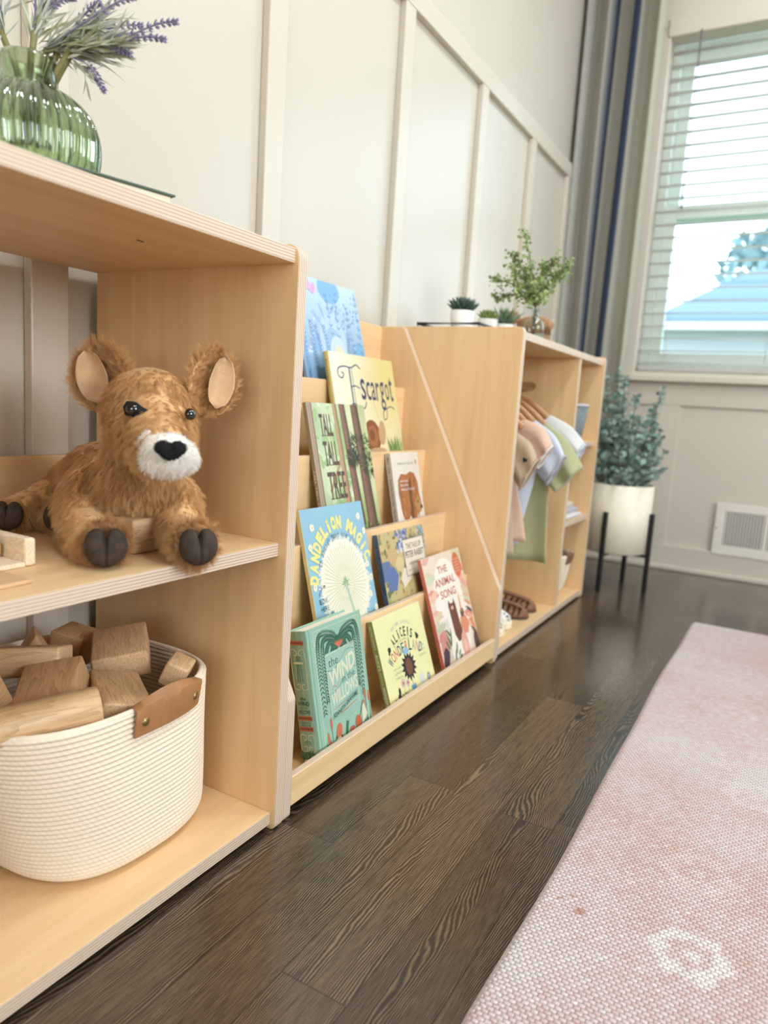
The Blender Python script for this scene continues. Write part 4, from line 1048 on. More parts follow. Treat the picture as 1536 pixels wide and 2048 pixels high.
ear(V3(.222,-.169,.616), V3(.55,-.82,.05), V3(-.22,-.14,.95), .042, .036, (-.0090,.78,.50), 11)
ear(V3(.340,-.106,.618), V3(.93,-.34,.05), V3(.14,.18,.95), .041, .030, (.0070,.80,.54), 12)
# muzzle
mz = blob_mesh([('e', V3(.388,-.219,.5395), (.0285,.024,.0235), HM), ('e', V3(.384,-.232,.5345), (.016,.016,.015), HM), ('e', V3(.398,-.206,.5375), (.016,.016,.016), HM), ('e', V3(.366,-.226,.5495), (.010,.010,.016), HM)], .0028, 5, 'muzzle')
mo = obj('muzzle', mz, M_FUR_W, deer); add_fur(mo, 2600, .0032, 8, (0,0,-.2), rad=.00014, seed=5)
ns = V3(.4135,-.2405,.5455)
nz = blob_mesh([('e', ns-rt*.0075+upv*.003, (.0085,.008,.0072), HM), ('e', ns+rt*.0075+upv*.003, (.0085,.008,.0072), HM), ('e', ns-upv*.003, (.0105,.0075,.0062), HM)], .0016, 3, 'nose')
no = obj('nose', nz, M_NOSE, deer); add_fur(no, 900, .0015, 6, (0,0,0), rad=.00012, seed=6)
for side, c, nrm in (('l', V3(.3310,-.2185,.5840), V3(.40,-.90,.15)), ('r', V3(.3765,-.1765,.5820), V3(.90,.30,.10))):
    nrm.normalize(); a, b = frame_axes(nrm); b = V3(0,0,1)-nrm*nrm.z; b.normalize(); a = b.cross(nrm)
    M_ = Matrix((a, b, nrm)).transposed()
    bm = bmesh.new(); bmesh.ops.create_uvsphere(bm, u_segments=24, v_segments=16, radius=1, matrix=Matrix.Translation(c) @ M_.to_4x4() @ Matrix.Diagonal((.0078,.0070,.0062,1)))
    eo = obj('eye', bm, M_EYE, deer, smooth=True)
    if side == 'l':
        bm = bmesh.new(); pts = [(-.010,.002),(-.006,.0085),(.002,.0085),(.009,.004),(.0165,.001),(.010,-.005),(.002,-.0085),(-.007,-.007)]
        va = [bm.verts.new(c+a*p[0]+b*p[1]+nrm*.0022) for p in pts]; vb = [bm.verts.new(c+a*p[0]*1.0+b*p[1]-nrm*.006) for p in pts]
        bm.faces.new(va); bm.faces.new(vb[::-1]); [bm.faces.new((va[i-1], vb[i-1], vb[i], va[i])) for i in range(len(pts))]
        bmesh.ops.recalc_face_normals(bm, faces=bm.faces)
        obj('eye_patch', bm, M_NOSE, eo, smooth=True)
# hooves with a cleft, furry cuffs
def hoof(c, fdir, r, nm='hoof'):
    fdir = fdir.normalized(); a = V3(0,0,1).cross(fdir).normalized(); b = fdir.cross(a).normalized(); M_ = Matrix((a, b, fdir)).transposed()
    me = blob_mesh([('e', c-a*r*.40+b*r*.12, (r*.60, r*.88, r*.62), M_), ('e', c+a*r*.40+b*r*.12, (r*.60, r*.88, r*.62), M_), ('e', c-b*r*.22, (r*.80, r*.72, r*.60), M_)], .0019, 3, nm)
    for v in me.vertices:
        q = v.co-c; u, h_ = q.dot(a), q.dot(b)
        if h_ > -r*.1: v.co -= b*(r*.32)*math.exp(-(u/(r*.10))**2)*min(1, (h_+r*.1)/(r*.6))
        if q.dot(fdir) > 0: v.co -= fdir*(r*.16)*math.exp(-(u/(r*.07))**2)
        if v.co.z < zmin: v.co.z = zmin
    return obj(nm, me, M_HOOF, deer)
def cuff(c, fdir, r, seed):
    fdir = fdir.normalized(); a = V3(0,0,1).cross(fdir).normalized(); b = fdir.cross(a).normalized()
    bm = bmesh.new(); add_tube(bm, [c+(a*math.cos(t)+b*math.sin(t))*r for t in [2*PI*i/24 for i in range(25)]], r*.30, 8, cap=False)
    bmesh.ops.remove_doubles(bm, verts=bm.verts, dist=.0004)
    for v in bm.verts: v.co.z = max(v.co.z, zmin)
    o = obj('fur_cuff', bm, M_FUR, deer, smooth=True); add_fur(o, 1000, .0075, 11, tuple(fdir*.25), clump=.4, seed=seed, rad=.00019)
hoof(V3(.3525,-.2700,.4375), V3(.72,-.62,.12), .0220); cuff(V3(.3310,-.2545,.4380), V3(.72,-.62,.10), .0185, 21)
hoof(V3(.4140,-.1970,.4375), V3(.80,-.50,.16), .0215); cuff(V3(.3935,-.1840,.4385), V3(.80,-.50,.10), .0185, 22)
hoof(V3(.122,-.232,.4375), V3(.55,-.80,.10), .0195); hoof(V3(.172,-.194,.4370), V3(.80,-.55,.10), .0195)
# block between the paws
M_BLOCK = None
def wood_mat(name, base, dark, scale=(60,6,60), rough=.45, rings=9):
    m = NT(name); v = m.coord('Object', scale); n = m.noise(v, 1.0, 3, .5, .6)
    w_ = m.math('FRACT', m.math('MULTIPLY', n, rings)); f = m.noise(m.coord('Object', tuple(s*9 for s in scale)), 1.0, 2)
    k = m.math('ADD', m.math('MULTIPLY', w_, .5), m.math('MULTIPLY', f, .5))
    m.p(col=m.ramp(k, [(.25, dark), (.5, base), (.8, tuple(min(1, c*1.12) for c in base))]), rough=rough, nrm=m.bump(f, .1, .0003)); return m.m
M_BLK = [wood_mat('beech_block_wood', (.60,.385,.205), (.48,.29,.14)), wood_mat('oak_block_wood', (.54,.33,.165), (.42,.24,.11), rings=12), wood_mat('pale_block_wood', (.64,.42,.235), (.53,.33,.17))]
def wblock(label, sx, sy, sz, loc, rot=(0,0,0), mi=0, group=None, kind='box'):
    bm = bmesh.new()
    if kind == 'box': add_box(bm, -sx/2, sx/2, -sy/2, sy/2, -sz/2, sz/2, .0032, seg=3)
    elif kind == 'log':
        add_tube(bm, [(0, -sy/2, 0), (0, -sy/2+.002, 0), (0, sy/2-.002, 0), (0, sy/2, 0)], [sx/2-.002, sx/2, sx/2, sx/2-.002], 32)
    elif kind == 'tri':
        bm = prism([(-sx/2,-sz/2),(sx/2,-sz/2),(0,sz/2)], 'y', -sy/2, sy/2, 0)
        bmesh.ops.bevel(bm, geom=bm.edges[:], offset=.003, segments=3, affect='EDGES', profile=.5)
    o = obj('wooden_block', bm, M_BLK[mi]); o.location = loc; o.rotation_euler = tuple(math.radians(a) for a in rot)
    smooth_by_angle(o, 50)
    return tag(o, label, 'block', group)
wblock('square wooden block between the front legs of the plush fawn', .046, .046, .041, (.297,-.181,DZ+.0208), (0,0,-2), 2)

# --- wooden toy tray at the left edge of the same shelf
M_PALE = wood_mat('pale_toy_wood', (.78,.64,.46), (.70,.55,.37), (20,60,60))
tray = thing('wooden_tray', 'pale wooden toy tray at the left edge beside the plush fawn', 'tray', (.235,-.40,DZ+.0003))
obj('base', boxm(-.075, .055, -.08, .080, 0, .005, .001), M_PALE, tray)
obj('rim', boxm(-.075, .055, .080, .0925, 0, .030, .003), M_PALE, tray)
obj('rim', boxm(-.075, -.063, -.08, .0798, 0, .030, .003), M_PALE, tray)
M_OR = wood_mat('orange_toy_wood', (.50,.26,.10), (.42,.20,.07)); 
o = obj('toy_block', boxm(-.028,.028,-.045,.045,0,.016,.004), M_OR); o.location = (.235,-.372,DZ+.0060); o.rotation_euler = (0,0,.15); tag(o, 'small orange-brown wooden piece inside the pale toy tray', 'toy')
lf = bmesh.new(); g = {}
for i in range(13):
    t = i/12
    for j in range(5):
        u = (j-2)/2; wdt = .011*math.sin(PI*(.08+.9*t)); g[i,j] = lf.verts.new((u*wdt, -.045+.09*t, .0030*math.sin(t*7)+.002*u*u))
for i in range(12):
    for j in range(4): lf.faces.new((g[i,j],g[i,j+1],g[i+1,j+1],g[i+1,j])).smooth = True
o = obj('felt_leaf', lf, plain('green_felt', (.075,.135,.095), .95, .1, 200)); o.location = (.245,-.366,DZ+.0262); o.rotation_euler = (0,0,.2); sl = o.modifiers.new('s','SOLIDIFY'); sl.thickness = .0015; tag(o, 'dark green felt leaf lying on the orange-brown wooden piece', 'toy')
o = obj('wooden_board', boxm(.290,.352,-.50,-.3540,DZ+.0004,DZ+.0045,.001), M_BLK[2]); tag(o, 'thin flat wooden board at the front left of the middle shelf', 'board')
# ------------------------------------------------------------ coiled rope baskets
def rope_mat(name, c0, c1):
    m = NT(name); tc = m.n('ShaderNodeTexCoord'); u = m.sep(tc.outputs['UV'])
    tw = m.math('SINE', m.math('MULTIPLY', m.math('ADD', u[0], m.math('MULTIPLY', u[1], .45)), 2*PI))
    n = m.noise(m.coord('Object', (400,400,400)), 1, 2)
    k = m.math('ADD', m.math('MULTIPLY', tw, .22), m.math('ADD', .5, m.math('MULTIPLY', m.math('SUBTRACT', n, .5), .6)))
    m.p(col=m.ramp(k, [(.0, c0), (.6, c1)]), rough=.9, spec=.2, nrm=m.bump(k, .35, .0007)); return m.m
M_ROPE = rope_mat('cotton_rope', (.72,.60,.45), (.82,.71,.56)); M_LEATHER = plain('tan_leather', (.36,.165,.065), .5, .12, 50, .25, 350)
M_BRASS = NT('antique_brass'); M_BRASS.p(col=(.36,.25,.11), rough=.35, metal=1.0); M_BRASS = M_BRASS.m
def basket(label, loc, ax, ay, H, rot, handles, coil=.0066, ex=2.7, flare=0.0, leather=None, shear=.045, taper=.80):
    b = thing('rope_basket', label, 'basket', loc, (0,0,rot))
    ncoil = int(H/coil); ns = 220 if H > .15 else 120; sub = 7
    def rad(t, z):
        c, s = abs(math.cos(t)), abs(math.sin(t)); k = (c**ex+s**ex)**(-1/ex)
        zz = min(1, z/.030); fl = (taper+(1-taper)*min(1, z/H)**.75)*(1-.10*(1-zz)**2.2)
        return k*fl
    def build(inner):
        bm = bmesh.new(); uvl = bm.loops.layers.uv.new('UVMap'); rows = []
        prof = []
        for c in range(ncoil):
            for k in range(sub):
                ph = PI*k/sub; prof.append((c*coil+coil*k/sub, math.sin(ph), c+k/sub))
        prof.append((ncoil*coil, 0, ncoil))
        for (z, bu, cc) in prof:
            ring = []
            for i in range(ns):
                t = 2*PI*i/ns; k = rad(t, z)
                sg = -1 if inner else 1
                off = sg*bu*coil*.42-(coil*.9 if inner else 0)
                wob = .0022*math.sin(3*t+z*20)*(z/H)
                x = (ax*k+off+wob)*math.cos(t); y = (ay*k+off+wob)*math.sin(t)
                ring.append(bm.verts.new((x, y+shear*(1-z/H), z+.0016*math.sin(2*t+1)*(z/H)+.001)))
            rows.append((ring, cc))
        per = 2*PI*(ax+ay)/2/.0070
        for (r0, c0), (r1, c1) in zip(rows, rows[1:]):
            for i in range(ns):
                j = (i+1) % ns; q = (r0[i], r0[j], r1[j], r1[i])
                f = bm.faces.new(q if not inner else q[::-1]); f.smooth = True
                uu = {r0[i]: (i/ns*per, c0), r0[j]: ((i+1)/ns*per, c0), r1[j]: ((i+1)/ns*per, c1), r1[i]: (i/ns*per, c1)}
                for lp in f.loops: lp[uvl].uv = uu[lp.vert]
        return bm, rows
    bm, ro = build(False); bi, ri = build(True)
    me2 = bpy.data.meshes.new('t'); bi.to_mesh(me2); bi.free(); nv = len(bm.verts); bm.from_mesh(me2); bpy.data.meshes.remove(me2)
    bm.verts.ensure_lookup_table(); nb = len(ro)*ns
    o0, i0 = (len(ro)-1)*ns, nb+(len(ro)-1)*ns
    for i in range(ns): bm.faces.new((bm.verts[o0+i], bm.verts[o0+(i+1)%ns], bm.verts[i0+(i+1)%ns], bm.verts[i0+i])).smooth = True
    bm.faces.new([bm.verts[i] for i in range(ns)][::-1])
    fl_ = [bm.verts[nb+ns*sub+i] for i in range(ns)]; bm.faces.new(fl_)
    obj('rope_body', bm, M_ROPE, b)
    # top rope
    bm = bmesh.new(); z = ncoil*coil+.001
    add_tube(bm, [((ax*rad(t,z)-coil*.45)*math.cos(t), (ay*rad(t,z)-coil*.45)*math.sin(t), z+.0016*math.sin(2*t+1)) for t in [2*PI*i/90 for i in range(91)]], coil*.52, 8, cap=False)
    bmesh.ops.remove_doubles(bm, verts=bm.verts, dist=.0005); obj('rim', bm, M_ROPE, b)
    for (t0, t1, up, dn) in handles:
        bm = bmesh.new(); n = 22; prof = [(.0036,-dn),(.0042,-dn*.5),(.0046,0),(.0040,up*.75),(-.001,up+.002),(-.0075,up*.75),(-.0105,0),(-.0112,-dn*.8)]
        g = {}
        for i in range(n+1):
            t = t0+(t1-t0)*i/n; arch = .35+.65*math.sin(PI*i/n)
            for s_ in (0, 1):
                for k, (d, h_) in enumerate(prof):
                    dd = d+(.0022 if s_ == 0 and d > -.001 else -.0020 if s_ == 0 else 0) if s_ == 0 else d
                    if s_ == 0 and k == 4: h_ += .002
                    hh = z+(h_*arch if h_ > 0 else h_)
                    kk = rad(t, max(.03, min(hh, z))); g[s_,i,k] = bm.verts.new(((ax*kk+dd)*math.cos(t), (ay*kk+dd)*math.sin(t), hh))
        K = len(prof)
        for i in range(n):
            for k in range(K-1):
                bm.faces.new((g[0,i,k],g[0,i+1,k],g[0,i+1,k+1],g[0,i,k+1])); bm.faces.new((g[1,i,k+1],g[1,i+1,k+1],g[1,i+1,k],g[1,i,k]))
            for k in (0, K-1): bm.faces.new((g[0,i,k],g[1,i,k],g[1,i+1,k],g[0,i+1,k]))
        for k in range(K-1):
            for i in (0, n): bm.faces.new((g[0,i,k],g[0,i,k+1],g[1,i,k+1],g[1,i,k]))
        bmesh.ops.recalc_face_normals(bm, faces=bm.faces)
        ho = smooth_by_angle(obj('leather_handle', bm, leather or M_LEATHER, b), 50)
        for f_ in (.12, .88):
            t = t0+(t1-t0)*f_; hh = z-dn*.45; kk = rad(t, hh); rr = .0055*(1 if H > .15 else .8)
            bm = bmesh.new(); add_lathe(bm, [(rr,0),(rr*.96,.0012),(rr*.7,.0022),(rr*.3,.0027),(.0001,.0028)], seg=20, close_bot=False)
            nrm = Vector((math.cos(t)*ay, math.sin(t)*ax, 0)).normalized() if ex <= 2 else Vector((math.cos(t)*abs(math.cos(t))**(ex-2)/ax, math.sin(t)*abs(math.sin(t))**(ex-2)/ay, 0)).normalized()
            q = nrm.to_track_quat('Z', 'Y').to_matrix(); c = Vector(((ax*kk+.0058)*math.cos(t), (ay*kk+.0058)*math.sin(t), hh))
            for v in bm.verts: v.co = q @ v.co + c
            obj('rivet', bm, M_BRASS, ho)
    return b
BZ = .0259
basket('large cream rope basket heaped with wooden blocks on the bottom shelf', (.2130,-.2200,BZ+.0003), .151, .162, .223, 0.0, [(-.12, .56, .012, .030)])
G = 'wooden blocks heaped in the big rope basket'
wblock('round wooden log block at the front rim of the rope basket', .044, .15, .044, (.304,-.332,.2500), (5,0,-27), 0, G, 'log')
wblock('squarish block in the middle of the basket beside the round log', .068, .082, .042, (.258,-.268,.2470), (20,-12,38), 1, G)
wblock('wedge-topped block leaning between the middle block and the leather handle', .060, .092, .036, (.300,-.208,.2330), (6,12,62), 0, G)
wblock('broad flat block highest on the pile at the back of the basket', .070, .085, .036, (.225,-.140,.2580), (10,-10,48), 2, G)
wblock('small cube block by the leather handle at the right rim', .030, .036, .034, (.318,-.130,.2510), (8,24,30), 2, G)
wblock('long block lying across the back left of the basket pile', .040, .092, .036, (.190,-.250,.2680), (6,-14,-62), 2, G)
wblock('darker block at the left edge of the photo in the basket', .060, .070, .055, (.232,-.352,.250), (12,-20,24), 1, G)
wblock('triangular block poking up behind the long block', .055, .034, .050, (.135,-.205,.2620), (10,0,60), 1, G, 'tri')
wblock('dark block sunk low at the back rim of the basket', .050, .05, .045, (.130,-.140,.246), (0,10,20), 1, G)
# ------------------------------------------------------------ vase with lavender, green book (toy shelf top)
TZ1 = .7943
m = NT('green_glass'); tr = m.n('ShaderNodeBsdfTransparent'); tr.inputs[0].default_value = (.80,.87,.72,1); gl = m.n('ShaderNodeBsdfGlossy'); gl.inputs['Roughness'].default_value = .03; gl.inputs[0].default_value = (.95,1,.97,1)
lw = m.n('ShaderNodeLayerWeight'); fz_ = m.math('ADD', m.math('MULTIPLY', m.math('POWER', lw.outputs['Facing'], 2.0), .7), .06)
rf = m.n('ShaderNodeBsdfRefraction'); rf.inputs[0].default_value = (.80,.88,.73,1); rf.inputs['IOR'].default_value = 1.28; rf.inputs['Roughness'].default_value = .02
m1 = m.n('ShaderNodeMixShader'); m1.inputs[0].default_value = .75; m.l(tr.outputs[0], m1.inputs[1]); m.l(rf.outputs[0], m1.inputs[2])
m2 = m.n('ShaderNodeMixShader'); m.l(fz_, m2.inputs[0]); m.l(m1.outputs[0], m2.inputs[1]); m.l(gl.outputs[0], m2.inputs[2])
m.t.nodes.remove(m.b); m.l(m2.outputs[0], m.out.inputs[0]); M_GGL = m.m
vc = (.2330,-.2720,TZ1+.0002)
vase = thing('glass_vase', 'round ribbed green glass vase on top of the toy shelf', 'vase', vc)
def ribs(t, z):
    a = max(0, min(1, (z-.004)/.02))*max(0, min(1, (.112-z)/.02)); return 1+.045*a*math.cos(34*t+z*16)
op = [(.034,.0),(.044,.003),(.058,.018),(.0655,.040),(.0675,.060),(.0650,.078),(.057,.095),(.044,.107),(.0315,.1125),(.0280,.116),(.0276,.1425)]
ip = [(.0255,.1425),(.0258,.117),(.0285,.110),(.040,.1035),(.053,.092),(.0615,.077),(.064,.060),(.062,.041),(.054,.020),(.040,.007)]
bm = bmesh.new(); add_lathe(bm, [(p.x, p.y) for p in catmull([(a,b,0) for a,b in op], 5)]+ip, seg=204, close_top=True, rfun=ribs)
obj('glass_body', bm, M_GGL, vase, smooth=True)
lav = thing('lavender_bunch', 'bunch of faux lavender in the green glass vase', 'flowers', vc)
M_STEM = plain('olive_stem', (.22,.20,.07), .6, .15, 80); M_LAVL = plain('sage_leaf', (.50,.53,.45), .8, .22, 60); M_LAVL2 = plain('olive_leaf', (.33,.35,.20), .8, .2, 60)
M_LAVF = plain('lavender_bud', (.25,.22,.36), .85, .3, 300)
rl = random.Random(21)
def blade(bm, p, d, L, wd, bend, mi=0, seg=4, cup=0):
    d = d.normalized(); a, b = frame_axes(d); rot = rl.uniform(0, 2*PI); s_ = a*math.cos(rot)+b*math.sin(rot); up_ = d.cross(s_); prev = None
    for i in range(seg+1):
        t = i/seg; c = p+d*L*t+up_*bend*L*t*t; w_ = wd*math.sin(PI*min(.97, .12+.86*t))*.5
        cur = (bm.verts.new(c-s_*w_), bm.verts.new(c+up_*w_*.3), bm.verts.new(c+s_*w_))
        if prev:
            for k in (0, 1): f = bm.faces.new((prev[k], prev[k+1], cur[k+1], cur[k])); f.material_index = mi; f.smooth = True
        prev = cur
def spike(parent, pts):
    bm = bmesh.new(); P = catmull(pts, 8); add_tube(bm, P, .0009, 5)
    n = len(P); s0 = int(n*.52)
    for i in range(s0, n):
        d = (P[min(i+1,n-1)]-P[i-1]).normalized(); a, b = frame_axes(d); t = (i-s0)/max(1, n-s0); rr = .0052*(1-.55*t)
        if i % 2: continue
        for sub_ in (0,):
            for k in range(6):
                an = 2*PI*(k+rl.random()*.5+.5*(i%2))/6; q = P[i]+d*sub_*.003+(a*math.cos(an)+b*math.sin(an))*rr*.75
                dr = ((q-P[i]).normalized()*.8+d).normalized(); x, y = frame_axes(dr); M_ = Matrix((x, y, dr)).transposed().to_4x4()
                bmesh.ops.create_icosphere(bm, subdivisions=1, radius=1, matrix=Matrix.Translation(q) @ M_ @ Matrix.Diagonal((.0010,.0010,.0026,1)))
    obj('flower_spike', bm, M_LAVF, parent)
vb = Vector(vc)
def bundle(base, joint, tips, nleaf, spread, Ll):
    base, joint = Vector(base)-vb, Vector(joint)-vb
    bm = bmesh.new(); add_tube(bm, bez(base, base.lerp(joint, .5)+Vector((0,0,.004)), joint, 8), .0034, 8); obj('stem', bm, M_STEM, lav)
    main = (sum((Vector(t)-vb for t in tips), Vector())/len(tips)-joint).normalized()
    bm = bmesh.new()
    for k in range(int(nleaf*2.2)):
        d = (main+Vector((rl.gauss(0,1),rl.gauss(0,1),rl.gauss(0,1)))*spread); p = joint+main*rl.uniform(-.012,.050)+Vector((rl.gauss(0,1),rl.gauss(0,1),rl.gauss(0,1)))*.003
        blade(bm, p, d, Ll*rl.uniform(.5,1.15), rl.uniform(.0020,.0038), rl.uniform(-.35,.35), 0 if rl.random() < .7 else 1, 5)
    obj('leaf_tuft', bm, [M_LAVL, M_LAVL2], lav)
    for t in tips:
        t = Vector(t)-vb; mid = joint.lerp(t, .5)+Vector((rl.uniform(-.006,.006), rl.uniform(-.006,.006), rl.uniform(0,.010)))
        spike(lav, [joint, joint.lerp(mid, .5), mid, mid.lerp(t, .6)+Vector((0,0,.003)), t])
bundle((.222,-.282,.85), (.269,-.250,.949), [(.382,-.213,.971),(.375,-.222,.952),(.337,-.231,.941)], 50, .26, .050)
bundle((.225,-.276,.85), (.243,-.258,.953), [(.333,-.224,.998),(.318,-.200,.985),(.294,-.234,.996)], 46, .28, .048)
bundle((.240,-.285,.85), (.226,-.261,.969), [(.207,-.252,1.041),(.236,-.250,1.027),(.252,-.232,1.010)], 40, .28, .052)
bundle((.250,-.265,.85), (.199,-.281,.966), [(.150,-.293,1.006),(.168,-.274,1.033),(.185,-.262,1.040)], 40, .28, .052)
bundle((.215,-.270,.85), (.252,-.252,.950), [(.300,-.215,.960)], 30, .34, .036)
bundle((.218,-.272,.85), (.267,-.250,.943), [(.318,-.248,.903)], 12, .35, .026)
bundle((.245,-.272,.85), (.190,-.300,.958), [(.13,-.33,.98),(.12,-.34,1.01)], 34, .3, .05)

# green hardcover lying on the shelf top
gb = thing('closed_book', 'dark green hardcover lying flat beside the green vase', 'book', (.3670,-.1950,TZ1+.0002), (0,0,math.radians(-11)))
GC = flat('green_cloth', (.075,.135,.10), .6)
obj('cover', boxm(-.056,0,-.150,0,.0155,.0180,.0010), GC, gb); obj('cover', boxm(-.056,0,-.150,0,0,.0024,.0010), GC, gb)
obj('spine', boxm(-.056,-.0536,-.150,0,.0024,.0155,.0004), GC, gb); obj('pages', boxm(-.0534,-.004,-.146,-.004,.0026,.0153,0), M_PAGES, gb)

# ------------------------------------------------------------ on top of the wardrobe shelf
T3 = .7955
M_POT = plain('white_ceramic', (.84,.80,.74), .35, .02)
def pot(bm, r0, r1, h_):
    add_lathe(bm, [(r0,0),(r0+.001,.001),(r1,h_),(r1-.003,h_),(r1-.004,h_-.008)], seg=32); return bm
M_SUC = [plain('dark_succulent', (.045,.085,.06), .5, .3, 60), plain('lime_succulent', (.22,.30,.08), .5, .3, 60), plain('green_succulent', (.12,.20,.12), .5, .3, 60)]
M_SOIL = plain('potting_soil', (.05,.035,.025), .95, .3, 300)
def rosette(bm, z, n, L, wd, tilt0, tilt1, thick=.3):
    for k in range(n):
        t = k/n; az = k*2.39996; el = tilt0+(tilt1-tilt0)*t; d = Vector((math.cos(az)*math.cos(el), math.sin(az)*math.cos(el), math.sin(el))); LL = L*(1-.35*t)
        a, b = frame_axes(d); P = [Vector((0,0,z))+d*LL*u+Vector((0,0,1))*LL*.18*u*u for u in (0,.25,.55,.8,1)]; rr = [wd*.35, wd*.5, wd*.42, wd*.24, .0002]
        rg = add_tube(bm, P, rr, 6)
def succulent(label, x, y, r, h_, mi, kw):
    s_ = thing('potted_succulent', label, 'plant', (x, y, T3+.0035), group=None)
    obj('pot', pot(bmesh.new(), r*.82, r, h_), M_POT, s_)
    bm = bmesh.new(); add_lathe(bm, [(r-.0045,h_-.007),(.0005,h_-.005)], seg=20, close_bot=False); obj('soil', bm, M_SOIL, s_)
    bm = bmesh.new(); rosette(bm, h_-.004, *kw); obj('leaves', bm, M_SUC[mi], s_)
succulent('dark spiky succulent in a white pot nearest the bookcase', .186, .958, .0315, .056, 0, (54,.048,.0125,.25,1.5))
succulent('lime green succulent in a small white pot between its two neighbours', .205, 1.085, .027, .052, 1, (38,.036,.011,.3,1.5))
succulent('thin leaved succulent in a small white pot beside the woven animal', .224, 1.158, .0255, .047, 2, (26,.062,.007,.45,1.5))
tr3 = thing('wire_tray', 'black wire tray frame on top of the wardrobe shelf', 'tray', (0,0,T3))
bm = bmesh.new()
for z in (.020,):
    pts = [(.098,.885,z),(.265,.885,z),(.265,1.20,z),(.098,1.20,z),(.098,.885,z)]; add_tube(bm, pts, .0036, 8)
obj('wire_rim', bm, M_BLACK, tr3)
obj('tray_base', boxm(.100,.263,.887,1.198,.0002,.0030,.0006), M_BLACK, tr3)
for x, y in ((.098,.885),(.265,.885),(.265,1.20),(.098,1.20)):
    bm = bmesh.new(); add_tube(bm, [(x,y,.001),(x,y,.020)], .0020, 6); obj('post', bm, M_BLACK, tr3)
# woven rattan animal
M_RAT = plain('rattan', (.42,.24,.12), .8, .25, 120)
an = thing('woven_animal', 'brown woven rattan animal figure behind the succulents', 'figurine', (.270,1.285,T3+.0003), (0,0,math.radians(20)))
bm = bmesh.new(); ra = random.Random(4)
def ell_pt(t, p, c, r): return Vector((c[0]+r[0]*math.cos(p)*math.cos(t), c[1]+r[1]*math.cos(p)*math.sin(t), c[2]+r[2]*math.sin(p)))
for k in range(15):
    p = -1.2+2.4*k/14; add_tube(bm, [ell_pt(2*PI*i/20, p, (0,0,.066), (.052,.026,.022)) for i in range(21)], .0018, 5, cap=False)
for k in range(12):
    t = 2*PI*k/12; add_tube(bm, [ell_pt(t+.8*math.sin(i/4), -1.4+2.8*i/12, (0,0,.066), (.053,.027,.023)) for i in range(13)], .0018, 5)
obj('woven_body', bm, M_RAT, an)
bm = bmesh.new()
for k in range(9): add_tube(bm, [ell_pt(2*PI*i/14, -1.1+2.2*k/8, (-.066,0,.084), (.021,.016,.017)) for i in range(15)], .0018, 5, cap=False)
for k in range(8): add_tube(bm, [ell_pt(2*PI*k/8, -1.4+2.8*i/8, (-.066,0,.084), (.021,.016,.017)) for i in range(9)], .0018, 5)
add_tube(bm, [(-.080,0,.078),(-.094,0,.060),(-.090,0,.045)], [.005,.004,.003], 8); obj('woven_head', bm, M_RAT, an)
for x, y in ((-.036,-.016),(-.036,.016),(.036,-.016),(.036,.016)):
    bm = bmesh.new()
    for k in range(6): t = 2*PI*k/6; add_tube(bm, [(x+.008*math.cos(t), y+.006*math.sin(t), .058), (x+.0085*math.cos(t+.5), y+.006*math.sin(t+.5), .030), (x+.0095*math.cos(t+1), y+.007*math.sin(t+1), .0012)], .0016, 5)
    add_tube(bm, [(x+.0095*math.cos(i*PI/6), y+.007*math.sin(i*PI/6), .0020) for i in range(13)], .0016, 5, cap=False); obj('leg', bm, M_RAT, an)
# bottle with maidenhair sprigs
M_CGL = mat_glass('clear_glass', (.90,.95,.93), .02)
bt = thing('glass_bottle', 'clear glass bottle vase at the front edge of the wardrobe shelf top', 'vase', (.352,1.035,T3+.0003))
bp_ = [(.020,0),(.0255,.003),(.0262,.030),(.0235,.042),(.013,.051),(.0095,.056),(.0092,.068),(.0125,.072),(.0125,.075),(.0085,.075),(.0078,.057),(.011,.050),(.0215,.041),(.0240,.030),(.0232,.006)]
bm = bmesh.new(); add_lathe(bm, bp_, seg=36, close_top=True); obj('glass_body', bm, M_CGL, bt, smooth=True)
M_FERN = plain('fern_leaf', (.27,.36,.13), .65, .45, 25); M_FST = plain('fern_stem', (.13,.08,.05), .7)
fp = thing('fern_sprigs', 'green maidenhair sprigs standing in the clear glass bottle', 'plant', (.352,1.035,T3)); rl = random.Random(31)
for k, tip in enumerate([(-.035,-.03,.255),(-.080,.02,.215),(.035,.02,.205),(.010,.00,.185),(-.115,-.01,.150),(-.125,.03,.110),(.050,.03,.160),(-.05,.05,.18),(.060,.05,.19),(-.1,.06,.19)]):
    tip = Vector(tip); base = Vector((rl.uniform(-.004,.004), rl.uniform(-.004,.004), .012)); nk = Vector((0,0,.076))
    P = catmull([base, nk, nk.lerp(tip, .45)+Vector((0,0,.02)), tip], 8)
    bm = bmesh.new(); add_tube(bm, P, [.0011]*len(P), 5); so = obj('stem', bm, M_FST, fp)
    bm = bmesh.new(); n = len(P)
    for i in range(int(n*.42), n):
        for s_ in range(3 if i < n-2 else 4):
            d = Vector((rl.gauss(0,1), rl.gauss(0,1), rl.gauss(.2,.8))).normalized(); br = P[i]+d*rl.uniform(.006,.028)
            for q in range(4):
                c = P[i].lerp(br, (q+1)/4)+Vector((rl.gauss(0,1),rl.gauss(0,1),rl.gauss(0,1)))*.0035; nn = Vector((rl.gauss(0,1),rl.gauss(0,1),rl.gauss(0,1))).normalized(); a, b = frame_axes(nn); rr = rl.uniform(.0030,.0052)
                bm.faces.new([bm.verts.new(c+a*rr*math.cos(u)+b*rr*.8*math.sin(u)) for u in [2*PI*j/7 for j in range(7)]])
    obj('leaves', bm, M_FERN, fp)
